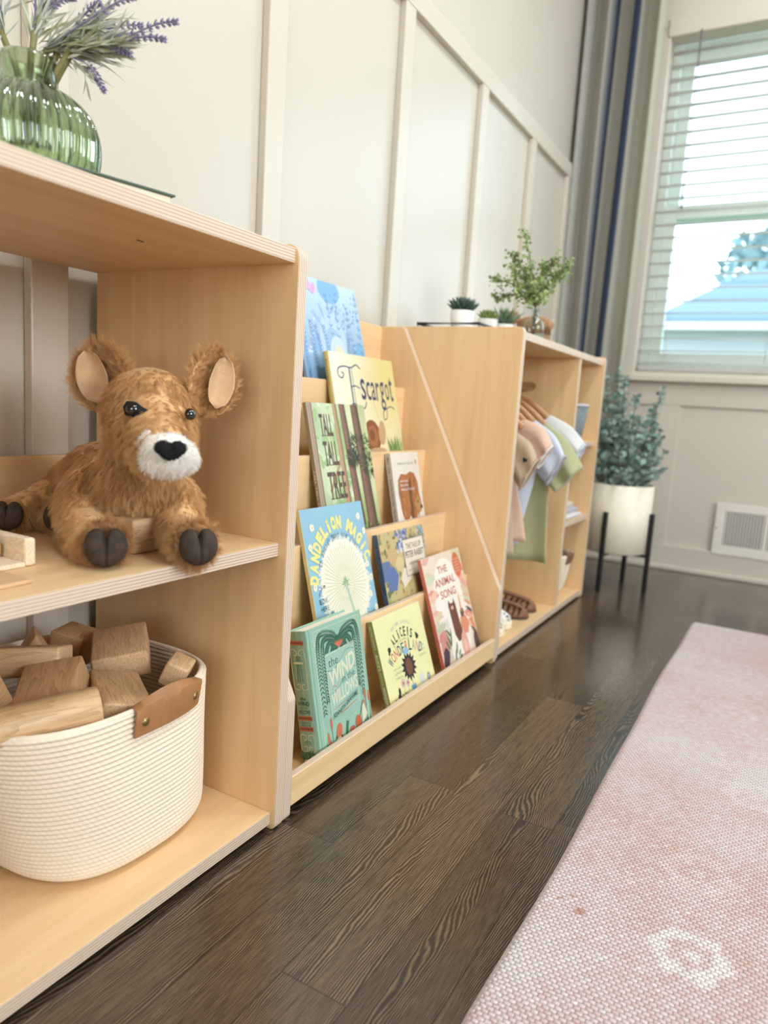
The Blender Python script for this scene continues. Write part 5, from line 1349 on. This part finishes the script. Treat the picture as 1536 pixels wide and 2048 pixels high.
# ------------------------------------------------------------ clothes on the rod
RX, RZ = .245, .690
M_HOOK = NT('hook_steel'); M_HOOK.p(col=(.6,.6,.6), rough=.3, metal=1.0); M_HOOK = M_HOOK.m
M_HANG = wood_mat('hanger_wood', (.50,.25,.11), (.42,.19,.08), (20,90,60), .4)
def hanger(label, y, drop=0.0):
    h = thing('clothes_hanger', label, 'hanger', (RX, y, RZ), (0,0,0), 'wooden hangers on the rod')
    bm = bmesh.new(); r = .0165
    P = [(r*math.cos(t), 0, r*math.sin(t)) for t in [math.radians(a) for a in range(200, -91, -20)]]
    P = P[:-1]+[(0,0,-r),(0,0,-.036)]
    add_tube(bm, P, .0016, 6); obj('hook', bm, M_HOOK, h)
    bm = bmesh.new()
    for sg in (-1, 1):
        P = catmull([(0,0,-.036),(sg*.045,0,-.046),(sg*.095,0,-.078),(sg*.140,0,-.118)], 6)
        add_tube(bm, P, [.0085+.001*i/len(P) for i in range(len(P))], 10)
    for v in bm.verts: v.co.y *= .6
    obj('wooden_arms', bm, M_HANG, h); return h
def cloth_mat(name, col, dots=None, rough=.9):
    m = NT(name); n = m.noise(m.coord('Object', (700,700,700)), 1, 2); tl = m.n('ShaderNodeBsdfTranslucent'); tl.inputs[0].default_value = (*col, 1)
    c = m.ramp(m.noise(m.coord(), 20, 2), [(.3, tuple(a*.95 for a in col)), (.7, col)])
    m.p(col=c, rough=rough, sheen=.3, nrm=m.bump(n, .25, .0005))
    mx = m.n('ShaderNodeMixShader'); mx.inputs[0].default_value = .22; m.l(m.b.outputs[0], mx.inputs[1]); m.l(tl.outputs[0], mx.inputs[2]); m.l(mx.outputs[0], m.out.inputs[0]); return m.m
def section_loft(bm, secs, seg=36, fold=0.0, nf=5, ph=0, closed_top=True):
    """secs: (cx, cz, axis_angle, half_width, half_depth); sections stand across the limb direction"""
    rings = []
    n = len(secs)
    for i, (cx, cz, ang, hw, hd) in enumerate(secs):
        ring = []
        for k in range(seg):
            t = 2*PI*k/seg; u = hw*math.copysign(abs(math.cos(t))**.8, math.cos(t)); v = hd*math.sin(t)
            v += fold*(i/(n-1))*math.sin(nf*u/hw*1.6+ph)*(1 if hw > 0 else 0)
            ring.append(bm.verts.new((cx+u*math.cos(ang), v, cz+u*math.sin(ang))))
        rings.append(ring)
    for i in range(n-1):
        for k in range(seg):
            bm.faces.new((rings[i][k], rings[i][(k+1)%seg], rings[i+1][(k+1)%seg], rings[i+1][k])).smooth = True
    if closed_top: bm.faces.new(rings[0][::-1])
    bm.faces.new(rings[-1])
    bmesh.ops.recalc_face_normals(bm, faces=bm.faces); return rings
def garment(label, y, mat, body, sleeve, hd=.017, fold=.012, nf=4, ph=0, cat='shirt', trim=None, back=True):
    g = thing('hanging_'+('dress' if cat == 'dress' else 'shirt'), label, cat, (RX, y, 0), group='children\'s clothes on the rod')
    bm = bmesh.new(); secs = []
    for (z, x0, x1, d) in body: secs.append(((x0+x1)/2-RX, z, 0, (x1-x0)/2, d*hd))
    S = []
    for a, b in zip(secs, secs[1:]):
        for k in range(4): t = k/4; S.append(tuple(a[j]*(1-t)+b[j]*t for j in range(5)))
    S.append(secs[-1]); section_loft(bm, S, 48, fold, nf, ph); obj('body', bm, mat, g)
    for sd in ((1,) if not back else (1, -1)):
        bm = bmesh.new(); (ax, az, ahw), (mx, mz, mhw), (bx, bz, bhw), ang = sleeve
        P = catmull([(ax-RX,0,az),(mx-RX,0,mz),(bx-RX,0,bz)], 6); S = []
        for i, p in enumerate(P):
            t = i/(len(P)-1); hw = ahw*(1-t)+bhw*t; an = math.radians(ang[0]*(1-t)+ang[1]*t)
            S.append((p.x, p.z, an, hw, hd*(.75+.25*t)))
        if sd < 0: S = [(max(-s[0], -.175), s[1], -s[2], s[3]*.8, s[4]) for s in S]
        section_loft(bm, S, 32, fold*.5, 3, ph); so = obj('sleeve', bm, mat, g)
        if trim and sd > 0:
            s = S[-1]; bm = bmesh.new()
            add_tube(bm, [(s[0]+s[3]*1.02*u*math.cos(s[2])+.002, (s[4]+.002)*math.sin(math.acos(max(-1,min(1,u))))*sg+.002*math.sin(9*u), s[1]+s[3]*1.02*u*math.sin(s[2])-.002) for sg, us in ((1,[1-.1*i for i in range(21)]),(-1,[-1+.1*i for i in range(21)])) for u in us], .0026, 6)
            obj('sleeve_trim', bm, trim, so)
    return g
C_TAN = cloth_mat('oat_cotton', (.60,.46,.31)); C_PEACH = cloth_mat('peach_cotton', (.80,.55,.41)); C_BLUE = cloth_mat('pale_blue_cotton', (.68,.74,.85)); C_GREEN = cloth_mat('sage_linen', (.50,.50,.27)); C_WHITE = cloth_mat('white_cotton', (.80,.80,.78)); C_LIL = cloth_mat('lilac_grey_cotton', (.52,.50,.56))
YS = [.918, .975, 1.045, 1.120, 1.205]
sl = lambda a, m, b, ang: (a, m, b, ang)
garment('oat coloured ruffled shirt with a tiny black heart, nearest on the rod', YS[0], C_TAN, [(.600,.20,.29,.5),(.580,.13,.36,.8),(.52,.09,.385,1),(.42,.10,.372,1),(.30,.09,.385,1.1),(.255,.09,.39,1.1)],
        ((.325,.530,.050),(.385,.500,.045),(.412,.462,.042),(50,64)), trim=C_TAN, ph=1)
h_ = bmesh.new(); hp = [(0,-.006),(.006,.001),(.0055,.0055),(.002,.0062),(0,.0035),(-.002,.0062),(-.0055,.0055),(-.006,.001)]
hv = [h_.verts.new((p[0], 0, p[1])) for p in hp]; h_.faces.new(hv)
hh = obj('heart_print', h_, plain('black_print', (.012,.012,.014), .8)); hh.parent = [o for o in bpy.data.objects if o.name.startswith('hanging_shirt')][0]; hh.location = (.405-RX, -.0165, .495); hh.rotation_euler = (0,.5,0); sol = hh.modifiers.new('s','SOLIDIFY'); sol.thickness = .001
garment('peach dress with backlit edge painted white, second on the rod', YS[1], C_PEACH, [(.605,.20,.29,.5),(.585,.13,.36,.8),(.52,.08,.39,1),(.42,.11,.365,1),(.34,.09,.388,1.2),(.282,.08,.400,1.3)],
        ((.335,.565,.045),(.395,.545,.036),(.430,.505,.034),(40,60)), cat='dress', trim=C_WHITE, ph=2)  # white trim added for the backlit sleeve edge
garment('pale blue shirt with lilac grey hem, third on the rod', YS[2], C_BLUE, [(.605,.20,.29,.5),(.585,.13,.36,.8),(.52,.08,.40,1),(.42,.09,.385,1),(.32,.09,.365,1.1),(.262,.09,.360,1.2)],
        ((.335,.550,.060),(.400,.515,.052),(.440,.470,.044),(44,62)), trim=C_LIL, ph=0)
garment('long sage green linen shirt with wide sleeve in the middle of the rod', YS[3], C_GREEN, [(.600,.19,.30,.5),(.580,.12,.37,.8),(.52,.07,.405,1),(.42,.07,.405,1),(.30,.065,.412,1.2),(.207,.06,.418,1.35)],
        ((.335,.545,.065),(.405,.500,.058),(.458,.440,.048),(40,50)), fold=.020, ph=3)
garment('white and pale blue top farthest along the rod', YS[4], C_WHITE, [(.605,.20,.29,.5),(.590,.13,.36,.8),(.55,.08,.40,1),(.46,.09,.39,1),(.34,.09,.37,1.1)],
        ((.335,.575,.045),(.405,.548,.036),(.455,.508,.030),(46,66)), trim=C_BLUE, ph=4)
for i, (y, l_) in enumerate(zip(YS, ('under the oat shirt','under the peach dress','under the pale blue shirt','under the long green shirt','under the farthest white top'))):
    hanger('wooden hanger with steel hook '+l_, y)

# ------------------------------------------------------------ shoes
M_SAND = plain('sandal_leather', (.20,.080,.032), .38, .2, 60, .15, 400); M_SOLE = plain('sandal_sole', (.09,.045,.025), .7); M_INS = plain('insole', (.34,.19,.09), .7)
FOOT = [(0,.0,.020),(.02,.0,.026),(.05,.0,.025),(.085,.001,.027),(.115,.002,.031),(.135,.002,.030),(.150,.001,.022),(.158,0,.008)]
def foot_outline(s=1.0, L=1.0, n=6):
    P = catmull([(a*L, b+c*s, 0) for a, b, c in FOOT], n); Q = catmull([(a*L, b-c*s, 0) for a, b, c in FOOT], n)
    pts = [(p.x, p.y) for p in P]+[(q.x, q.y) for q in reversed(Q)]
    return [(-.004*L, .012*s), ]*0+pts
def slab(pts, z0, z1, bev=.0015):
    return prism(pts, 'z', z0, z1, bev)
def arch(x, hw, h_, zb, w_, thick, n=12, skew=0, y0=0):
    bm = bmesh.new(); g = {}
    for i in range(n+1):
        t = PI*i/n
        for j in (0, 1):
            for k in (0, 1):
                r = 1+(thick/hw)*k; xx = x+(-w_/2 if j == 0 else w_/2)+skew*math.sin(t)
                g[i,j,k] = bm.verts.new((xx, y0+hw*r*math.cos(t), zb+h_*r*math.sin(t)))
    for i in range(n):
        for k in (0, 1): bm.faces.new((g[i,0,k],g[i,1,k],g[i+1,1,k],g[i+1,0,k]))
        for j in (0, 1): bm.faces.new((g[i,j,0],g[i,j,1],g[i+1,j,1],g[i+1,j,0]))
    for i in (0, n): bm.faces.new((g[i,0,0],g[i,0,1],g[i,1,1],g[i,1,0]))
    bmesh.ops.recalc_face_normals(bm, faces=bm.faces)
    bmesh.ops.bevel(bm, geom=bm.edges[:], offset=.0006, segments=1, affect='EDGES')
    return bm
def sandal(label, loc, rz):
    s = thing('sandal', label, 'sandal', loc, (0,0,rz), 'pair of brown sandals')
    obj('sole', slab(foot_outline(), 0, .007), M_SOLE, s); obj('insole', slab(foot_outline(.93, .99), .007, .0095, .0008), M_INS, s)
    tc_ = bmesh.new(); bmesh.ops.create_uvsphere(tc_, u_segments=24, v_segments=14, radius=1, matrix=Matrix.Translation((.128,.002,.008)) @ Matrix.Diagonal((.031,.030,.024,1)))
    bmesh.ops.bisect_plane(tc_, geom=tc_.verts[:]+tc_.edges[:]+tc_.faces[:], plane_co=(0,0,.0085), plane_no=(0,0,-1), clear_outer=True)
    bmesh.ops.bisect_plane(tc_, geom=tc_.verts[:]+tc_.edges[:]+tc_.faces[:], plane_co=(.134,0,0), plane_no=(-1,0,0), clear_outer=True)
    o = obj('toe_cap', tc_, M_SAND, s, smooth=True); m_ = o.modifiers.new('s','SOLIDIFY'); m_.thickness = .0018
    for x, hh_, hw in ((.062,.043,.026),(.080,.038,.0275),(.097,.033,.029),(.113,.029,.0305),(.127,.0255,.0305)):
        obj('strap', arch(x, hw, hh_-.008, .008, .0095, .0018, skew=.010), M_SAND, s)
    bm = bmesh.new(); P = catmull([(.042,0,.056),(.065,0,.050),(.095,0,.042),(.120,0,.035),(.142,0,.026)], 5); add_tube(bm, P, [.0062]*len(P), 8)
    for v in bm.verts: v.co.z -= 0
    obj('center_strap', bm, M_SAND, s)
    bm = bmesh.new(); g = {}
    for i in range(17):
        t = PI/2+PI*i/16
        for k, z in enumerate((.008, .022, .040, .056)): g[i,k] = bm.verts.new((.026+.030*math.cos(t)*(1-.08*k), .026*math.sin(t)*(1-.06*k), z))
    for i in range(16):
        for k in range(3): bm.faces.new((g[i,k],g[i+1,k],g[i+1,k+1],g[i,k+1])).smooth = True
    o = obj('heel_cup', bm, M_SAND, s); m_ = o.modifiers.new('s','SOLIDIFY'); m_.thickness = .002
    obj('ankle_strap', arch(.034, .0245, .012, .048, .010, .0018), M_SAND, s)
    bm = bmesh.new(); add_tube(bm, [(.030,-.026,.050),(.038,-.026,.050),(.038,-.026,.058),(.030,-.026,.058),(.030,-.026,.050)], .0009, 5); obj('buckle', bm, M_BRASS, s)
sandal('brown leather fisherman sandal nearer the front, beside the spotted sneakers', (.222,1.115,BZ+.0005), math.radians(28))
sandal('brown leather fisherman sandal behind the other one, by the divider', (.215,1.205,BZ+.0005), math.radians(26))
m = NT('spotted_canvas'); vo = m.n('ShaderNodeTexVoronoi'); m.l(m.coord('Object'), vo.inputs['Vector']); vo.inputs['Scale'].default_value = 95
m.p(col=m.ramp(vo.outputs['Distance'], [(.30,(.05,.045,.05)),(.36,(.80,.76,.68))]), rough=.8); M_SPOT = m.m
M_RUB = plain('cream_rubber', (.80,.72,.54), .55, .03); M_LACE = plain('white_lace', (.82,.81,.78), .8)
def sneaker(label, loc, rz):
    s = thing('sneaker', label, 'sneaker', loc, (0,0,rz), 'pair of white spotted sneakers')
    obj('sole', slab(foot_outline(1.08, .92), 0, .020, .004), M_RUB, s)
    up_ = blob_mesh([('e', (.112,.002,.024), (.030,.027,.020)), ('c', (.105,.002,.028), .024, (.060,.001,.036), .022), ('c', (.060,.001,.036), .022, (.026,0,.040), .0225), ('e', (.024,0,.034), (.022,.021,.026))], .003, 4, 'upper')
    for v in up_.vertices: v.co.z = max(v.co.z, .0185)
    obj('upper', up_, M_SPOT, s)
    for x in (.070,.082,.094):
        bm = bmesh.new(); add_tube(bm, [(x,-.014,.050-(x-.07)*.35),(x,0,.0575-(x-.07)*.35),(x,.014,.050-(x-.07)*.35)], .0022, 6); obj('lace', bm, M_LACE, s)
    bm = bmesh.new(); add_tube(bm, [(.030+.016*math.cos(t), .014*math.sin(t), .0585) for t in [2*PI*i/20 for i in range(21)]], .0030, 6, cap=False); obj('collar', bm, M_LACE, s)
sneaker('white spotted sneaker with cream sole nearest the front edge of the wardrobe floor', (.225,.945,BZ+.0005), math.radians(14))
sneaker('white spotted sneaker with cream sole next to the brown sandals', (.218,1.022,BZ+.0005), math.radians(14))

# ------------------------------------------------------------ cubbies of the wardrobe shelf
m = NT('woven_zinc'); P = m.sep(m.coord()); bx = m.math('FRACT', m.math('MULTIPLY', P[2], 110)); 
m.p(col=m.ramp(m.noise(m.coord('Object', (160,160,160)), 1, 3), [(.35,(.10,.125,.13)),(.65,(.22,.25,.25))]), rough=.6, nrm=m.bump(m.math('SINE', m.math('MULTIPLY', P[2], 700)), .6, .001)); M_ZINC = m.m
bk = thing('metal_bucket', 'small grey metal bucket with a wire handle on the upper cubby shelf', 'bucket', (.338,1.505,.5312))
bm = bmesh.new(); add_lathe(bm, [(.036,0),(.038,.002),(.052,.112),(.0485,.112),(.035,.004)], seg=40, close_top=True); obj('bucket_body', bm, M_ZINC, bk, smooth=True)
bm = bmesh.new(); add_tube(bm, [(.0515*math.cos(t), .0515*math.sin(t), .112) for t in [2*PI*i/40 for i in range(41)]], .0032, 8, cap=False); obj('rim', bm, plain('pale_zinc', (.55,.57,.60), .4), bk)
bm = bmesh.new(); add_tube(bm, [(-.022*math.sin(t), .052*math.cos(t), .108+.046*math.sin(t)) for t in [PI*i/16 for i in range(17)]], .0014, 6); obj('wire_handle', bm, M_BLACK, bk)
C_FW = cloth_mat('folded_white', (.78,.77,.76)); C_FC = cloth_mat('folded_cream', (.74,.66,.50))
for i, (z, mt, lb, sx) in enumerate(((.2873,C_FW,'white folded cloth at the bottom of the small pile in the middle cubby',.125),(.3025,C_LIL,'pale grey folded cloth in the middle of the small pile',.118),(.3165,C_FC,'cream folded cloth on top of the small pile',.105))):
    bm = bmesh.new(); add_box(bm, -sx/2, sx/2, -.085, .085, 0, .0145, .0065, seg=4)
    for v in bm.verts: v.co.z += .0012*math.sin(v.co.y*60+i); v.co.z = max(v.co.z, .0002)
    o = obj('folded_cloth', bm, mt, smooth=True); o.location = (.322-.010*i, 1.502, z); tag(o, lb, 'cloth', 'folded cloths in the cubby')
M_LTH2 = plain('brown_leather', (.20,.085,.05), .5, .12, 50)
basket('small cream rope basket with a brown leather handle in the lowest cubby', (.2620,1.515,BZ+.0003), .118, .098, .142, 0.0, [(-.36, .36, .008, .026)], coil=.0062, flare=.10, shear=0.0, taper=.76, leather=M_LTH2)

# ------------------------------------------------------------ eucalyptus in a white planter on a black stand
pc = (.437, 1.900)
st = thing('plant_stand', 'black metal four-legged plant stand by the window wall', 'plant stand', (pc[0], pc[1], 0), (0,0,math.radians(-8)))
for a in range(4):
    t = math.radians(90*a); bm = bmesh.new(); x, y = .1225*math.cos(t), .1225*math.sin(t)
    add_box(bm, -.0075, .0075, -.0075, .0075, 0, .285, .0012)
    for v in bm.verts: v.co.x += x; v.co.y += y
    obj('leg', bm, M_BLACK, st)
bm = bmesh.new(); add_box(bm, -.116, .116, -.006, .006, .126, .136, .001); obj('cross_bar', bm, M_BLACK, st)
bm = bmesh.new(); add_box(bm, -.006, .006, -.116, -.0062, .126, .136, .001); add_box(bm, -.006, .006, .0062, .116, .126, .136, .001); obj('cross_bar', bm, M_BLACK, st)
pl_ = thing('planter', 'white cylindrical planter held by the black stand', 'planter', (pc[0], pc[1], .1363))
bm = bmesh.new(); add_lathe(bm, [(.106,0),(.1125,.004),(.1140,.244),(.1090,.244),(.108,.215)], seg=64); obj('pot_wall', bm, plain('shaded_white_ceramic', (.80,.73,.60), .4, .02), pl_, smooth=True)  # white pot; beige cast of its shaded side put into the colour
bm = bmesh.new(); add_lathe(bm, [(.1075,.216),(.0005,.222)], seg=32, close_bot=False); obj('soil', bm, M_SOIL, pl_)
M_EUC = NT('eucalyptus_leaf'); v = M_EUC.coord(); ob = M_EUC.noise(v, 30, 2)
M_EUC.p(col=M_EUC.ramp(ob, [(.3,(.13,.215,.18)),(.5,(.22,.33,.275)),(.75,(.38,.48,.40))]), rough=.55, sheen=.3); M_EUC = M_EUC.m
eu = thing('eucalyptus_plant', 'bushy blue-green eucalyptus plant in the white planter', 'plant', (pc[0], pc[1], .355)); re_ = random.Random(17)
def euc_leaf(bm, c, d, r):
    d = d.normalized(); a, b = frame_axes(d); rot = re_.uniform(0, 2*PI); s_ = a*math.cos(rot)+b*math.sin(rot); nn = d.cross(s_)
    pts = [c]+[c+d*r*u+s_*r*w__+nn*r*.18*(u*(2-u)) for u, w__ in ((.25,.42),(.8,.72),(1.4,.66),(1.85,.32),(2.02,0),(1.85,-.32),(1.4,-.66),(.8,-.72),(.25,-.42))]
    V = [bm.verts.new(p) for p in pts]; m_ = bm.verts.new(c+d*r*1.0+nn*r*.02)
    for i in range(len(V)): bm.faces.new((V[i-1], V[i], m_)).smooth = True
tips = [(-.09,-.02,.40),(-.06,.02,.43),(-.02,-.04,.40),(.015,.01,.34),(.10,.02,.37),(.045,-.05,.26),(-.10,-.06,.26),(-.13,.02,.30),(.12,-.02,.20),(.10,.06,.22),(.13,.05,.15),(.08,-.10,.14),(0,-.12,.16),(-.08,-.12,.15),(-.14,-.06,.16),(-.15,.04,.14),(0,.12,.2),(.06,.1,.3),(-.05,.1,.32),(.03,-.09,.20),(-.04,-.09,.25),(.14,0,.09),(.11,-.08,.08),(.02,-.13,.08),(-.08,-.12,.08)]
for k, tp in enumerate(tips):
    tp = Vector(tp); b0 = Vector((tp.x*.25, tp.y*.25, 0)); P = catmull([b0, b0.lerp(tp, .5)+Vector((tp.x*.05, tp.y*.05, .015)), tp], 10)
    bm = bmesh.new(); add_tube(bm, P, [.0022*(1-.6*i/len(P)) for i in range(len(P))], 5); so = obj('stem', bm, M_FST, eu)
    bm = bmesh.new(); L = (tp-b0).length; n = int(L/.0125)
    for i in range(2, n+1):
        t = i/n; p = P[min(len(P)-1, int(t*(len(P)-1)))]
        for q in range(3):
            an = 2*PI*q/3+i*1.3+re_.uniform(-.4,.4); d = Vector((math.cos(an), math.sin(an), re_.uniform(.0,.7)))
            euc_leaf(bm, p, d, (.0205 if t < .75 else .0135)*re_.uniform(.7,1.2)*(1-.35*t))
    obj('leaves', bm, M_EUC, eu)

# ------------------------------------------------------------ rug
rx0, rx1, ry0, ry1, th_ = .757, 2.35, -1.15, 1.575, .0085
m = NT('woven_wool'); P = m.sep(m.coord()); at_ = m.n('ShaderNodeAttribute'); at_.attribute_name = 'pattern'; at_s = m.sep(at_.outputs['Color'])
wn = m.noise(m.coord('Object', (30,30,30)), 1, 3); wob = m.math('MULTIPLY', m.math('SUBTRACT', wn, .5), 1.6)
ry = m.math('ADD', m.math('DIVIDE', P[1], .0056), m.math('MULTIPLY', wob, .5)); rowi = m.math('FLOOR', ry)
rxx = m.math('ADD', m.math('DIVIDE', P[0], .0078), m.math('MULTIPLY', m.math('MODULO', rowi, 2.0), .5))
h1 = m.math('ABSOLUTE', m.math('SINE', m.math('MULTIPLY', rxx, PI))); h2 = m.math('ABSOLUTE', m.math('SINE', m.math('MULTIPLY', ry, PI)))
hh = m.math('POWER', m.math('MULTIPLY', h1, h2), .55)
cell = m.n('ShaderNodeTexWhiteNoise', noise_dimensions='2D'); m.l(m.comb(m.math('FLOOR', rxx), rowi, 0), cell.inputs['Vector'])
big = m.noise(m.coord('Object', (2.2,2.6,1)), 1, 4, .6); f0 = m.math('ADD', m.math('MULTIPLY', big, 1.0), m.math('MULTIPLY', m.math('SUBTRACT', cell.outputs['Value'], .5), .22))
pink = m.ramp(f0, [(.34,(.56,.385,.35)),(.50,(.60,.475,.45)),(.66,(.63,.56,.545))])
c = m.mix(at_s[0], pink, (.78,.75,.72)); c = m.mix(at_s[1], c, (.42,.15,.08))
gap = m.ramp(hh, [(.12, (.62,.50,.47)), (.5, (1,1,1))]); c = m.mix(1.0, c, gap, 'MULTIPLY')
fz = m.noise(m.coord('Object', (900,900,900)), 1, 2)
m.p(col=c, rough=.95, spec=.1, sheen=.3, nrm=m.bump(m.math('ADD', m.math('ADD', hh, m.math('MULTIPLY', fz, .3)), m.math('MULTIPLY', at_s[0], .6)), .9, .0022)); M_RUG = m.m
st_ = .0065; nx = int((rx1-rx0)/st_); ny = int((ry1-ry0)/st_)
X, Y = np.meshgrid(np.linspace(rx0, rx1, nx+1), np.linspace(ry0, ry1, ny+1), indexing='ij')
edge = np.minimum.reduce([X-rx0, rx1-X, Y-ry0, ry1-Y])
Zr = th_*np.sqrt(np.clip(edge/.008, 0, 1)*(2-np.clip(edge/.008, 0, 1)))
wv_ = .003*np.sin(Y*4.1+.6)+.0015*np.sin(Y*11.0); Xw = X+wv_*np.clip(1-(X-rx0)/.3, 0, 1)
Xw += .010*np.clip(1-(X-rx0)/.02, 0, 1)*np.clip(1-(ry1-Y)/.02, 0, 1)
top = np.stack([Xw, Y, Zr+.0006], -1).reshape(-1, 3)
idx = np.arange((nx+1)*(ny+1)).reshape(nx+1, ny+1)
F_ = np.stack([idx[:-1,:-1], idx[1:,:-1], idx[1:,1:], idx[:-1,1:]], -1).reshape(-1, 4)
me = bpy.data.meshes.new('rug'); me.from_pydata(top.tolist(), [], F_.tolist()); me.update()
rs = np.random.RandomState(5); wt = np.zeros(X.shape); stn = np.zeros(X.shape)
for (fx, fy, s_) in ((.938,.056,1.0),(.928,.225,1.1),(.985,.50,1.1),(1.30,.35,1.2),(1.25,.80,1.2),(.93,.86,1.0),(1.05,1.2,1.1),(1.45,1.1,1),(1.6,.1,1.2)):
    dx, dy = (X-fx)/s_, (Y-fy)/s_; r = np.hypot(dx, dy); a = np.arctan2(dy, dx)
    pet = (np.abs(r-.034) < .009*(1+.5*np.cos(6*a))) | (r < .009); wt = np.maximum(wt, pet*(.55+.45*rs.rand(*X.shape))*(.9 if fx < .95 and fy < .1 else .3))
wt = np.maximum(wt, (rs.rand(*X.shape) > .965)*.45*(np.sin(X*9)+np.sin(Y*7+1) > .4))
for (fx, fy, r_) in ((.810,.057,.0075),(.797,.080,.0045),(.784,.066,.0050)):
    stn = np.maximum(stn, (np.hypot(X-fx, (Y-fy)*1.3) < r_)*.75)
ca = me.color_attributes.new('pattern', 'FLOAT_COLOR', 'POINT'); ca.data.foreach_set('color', np.stack([wt, stn, wt*0, wt*0+1], -1).astype(np.float32).ravel())
rug = obj('rug', me, M_RUG, smooth=True); tag(rug, 'pale pink and white woven rug on the dark floor', 'rug')
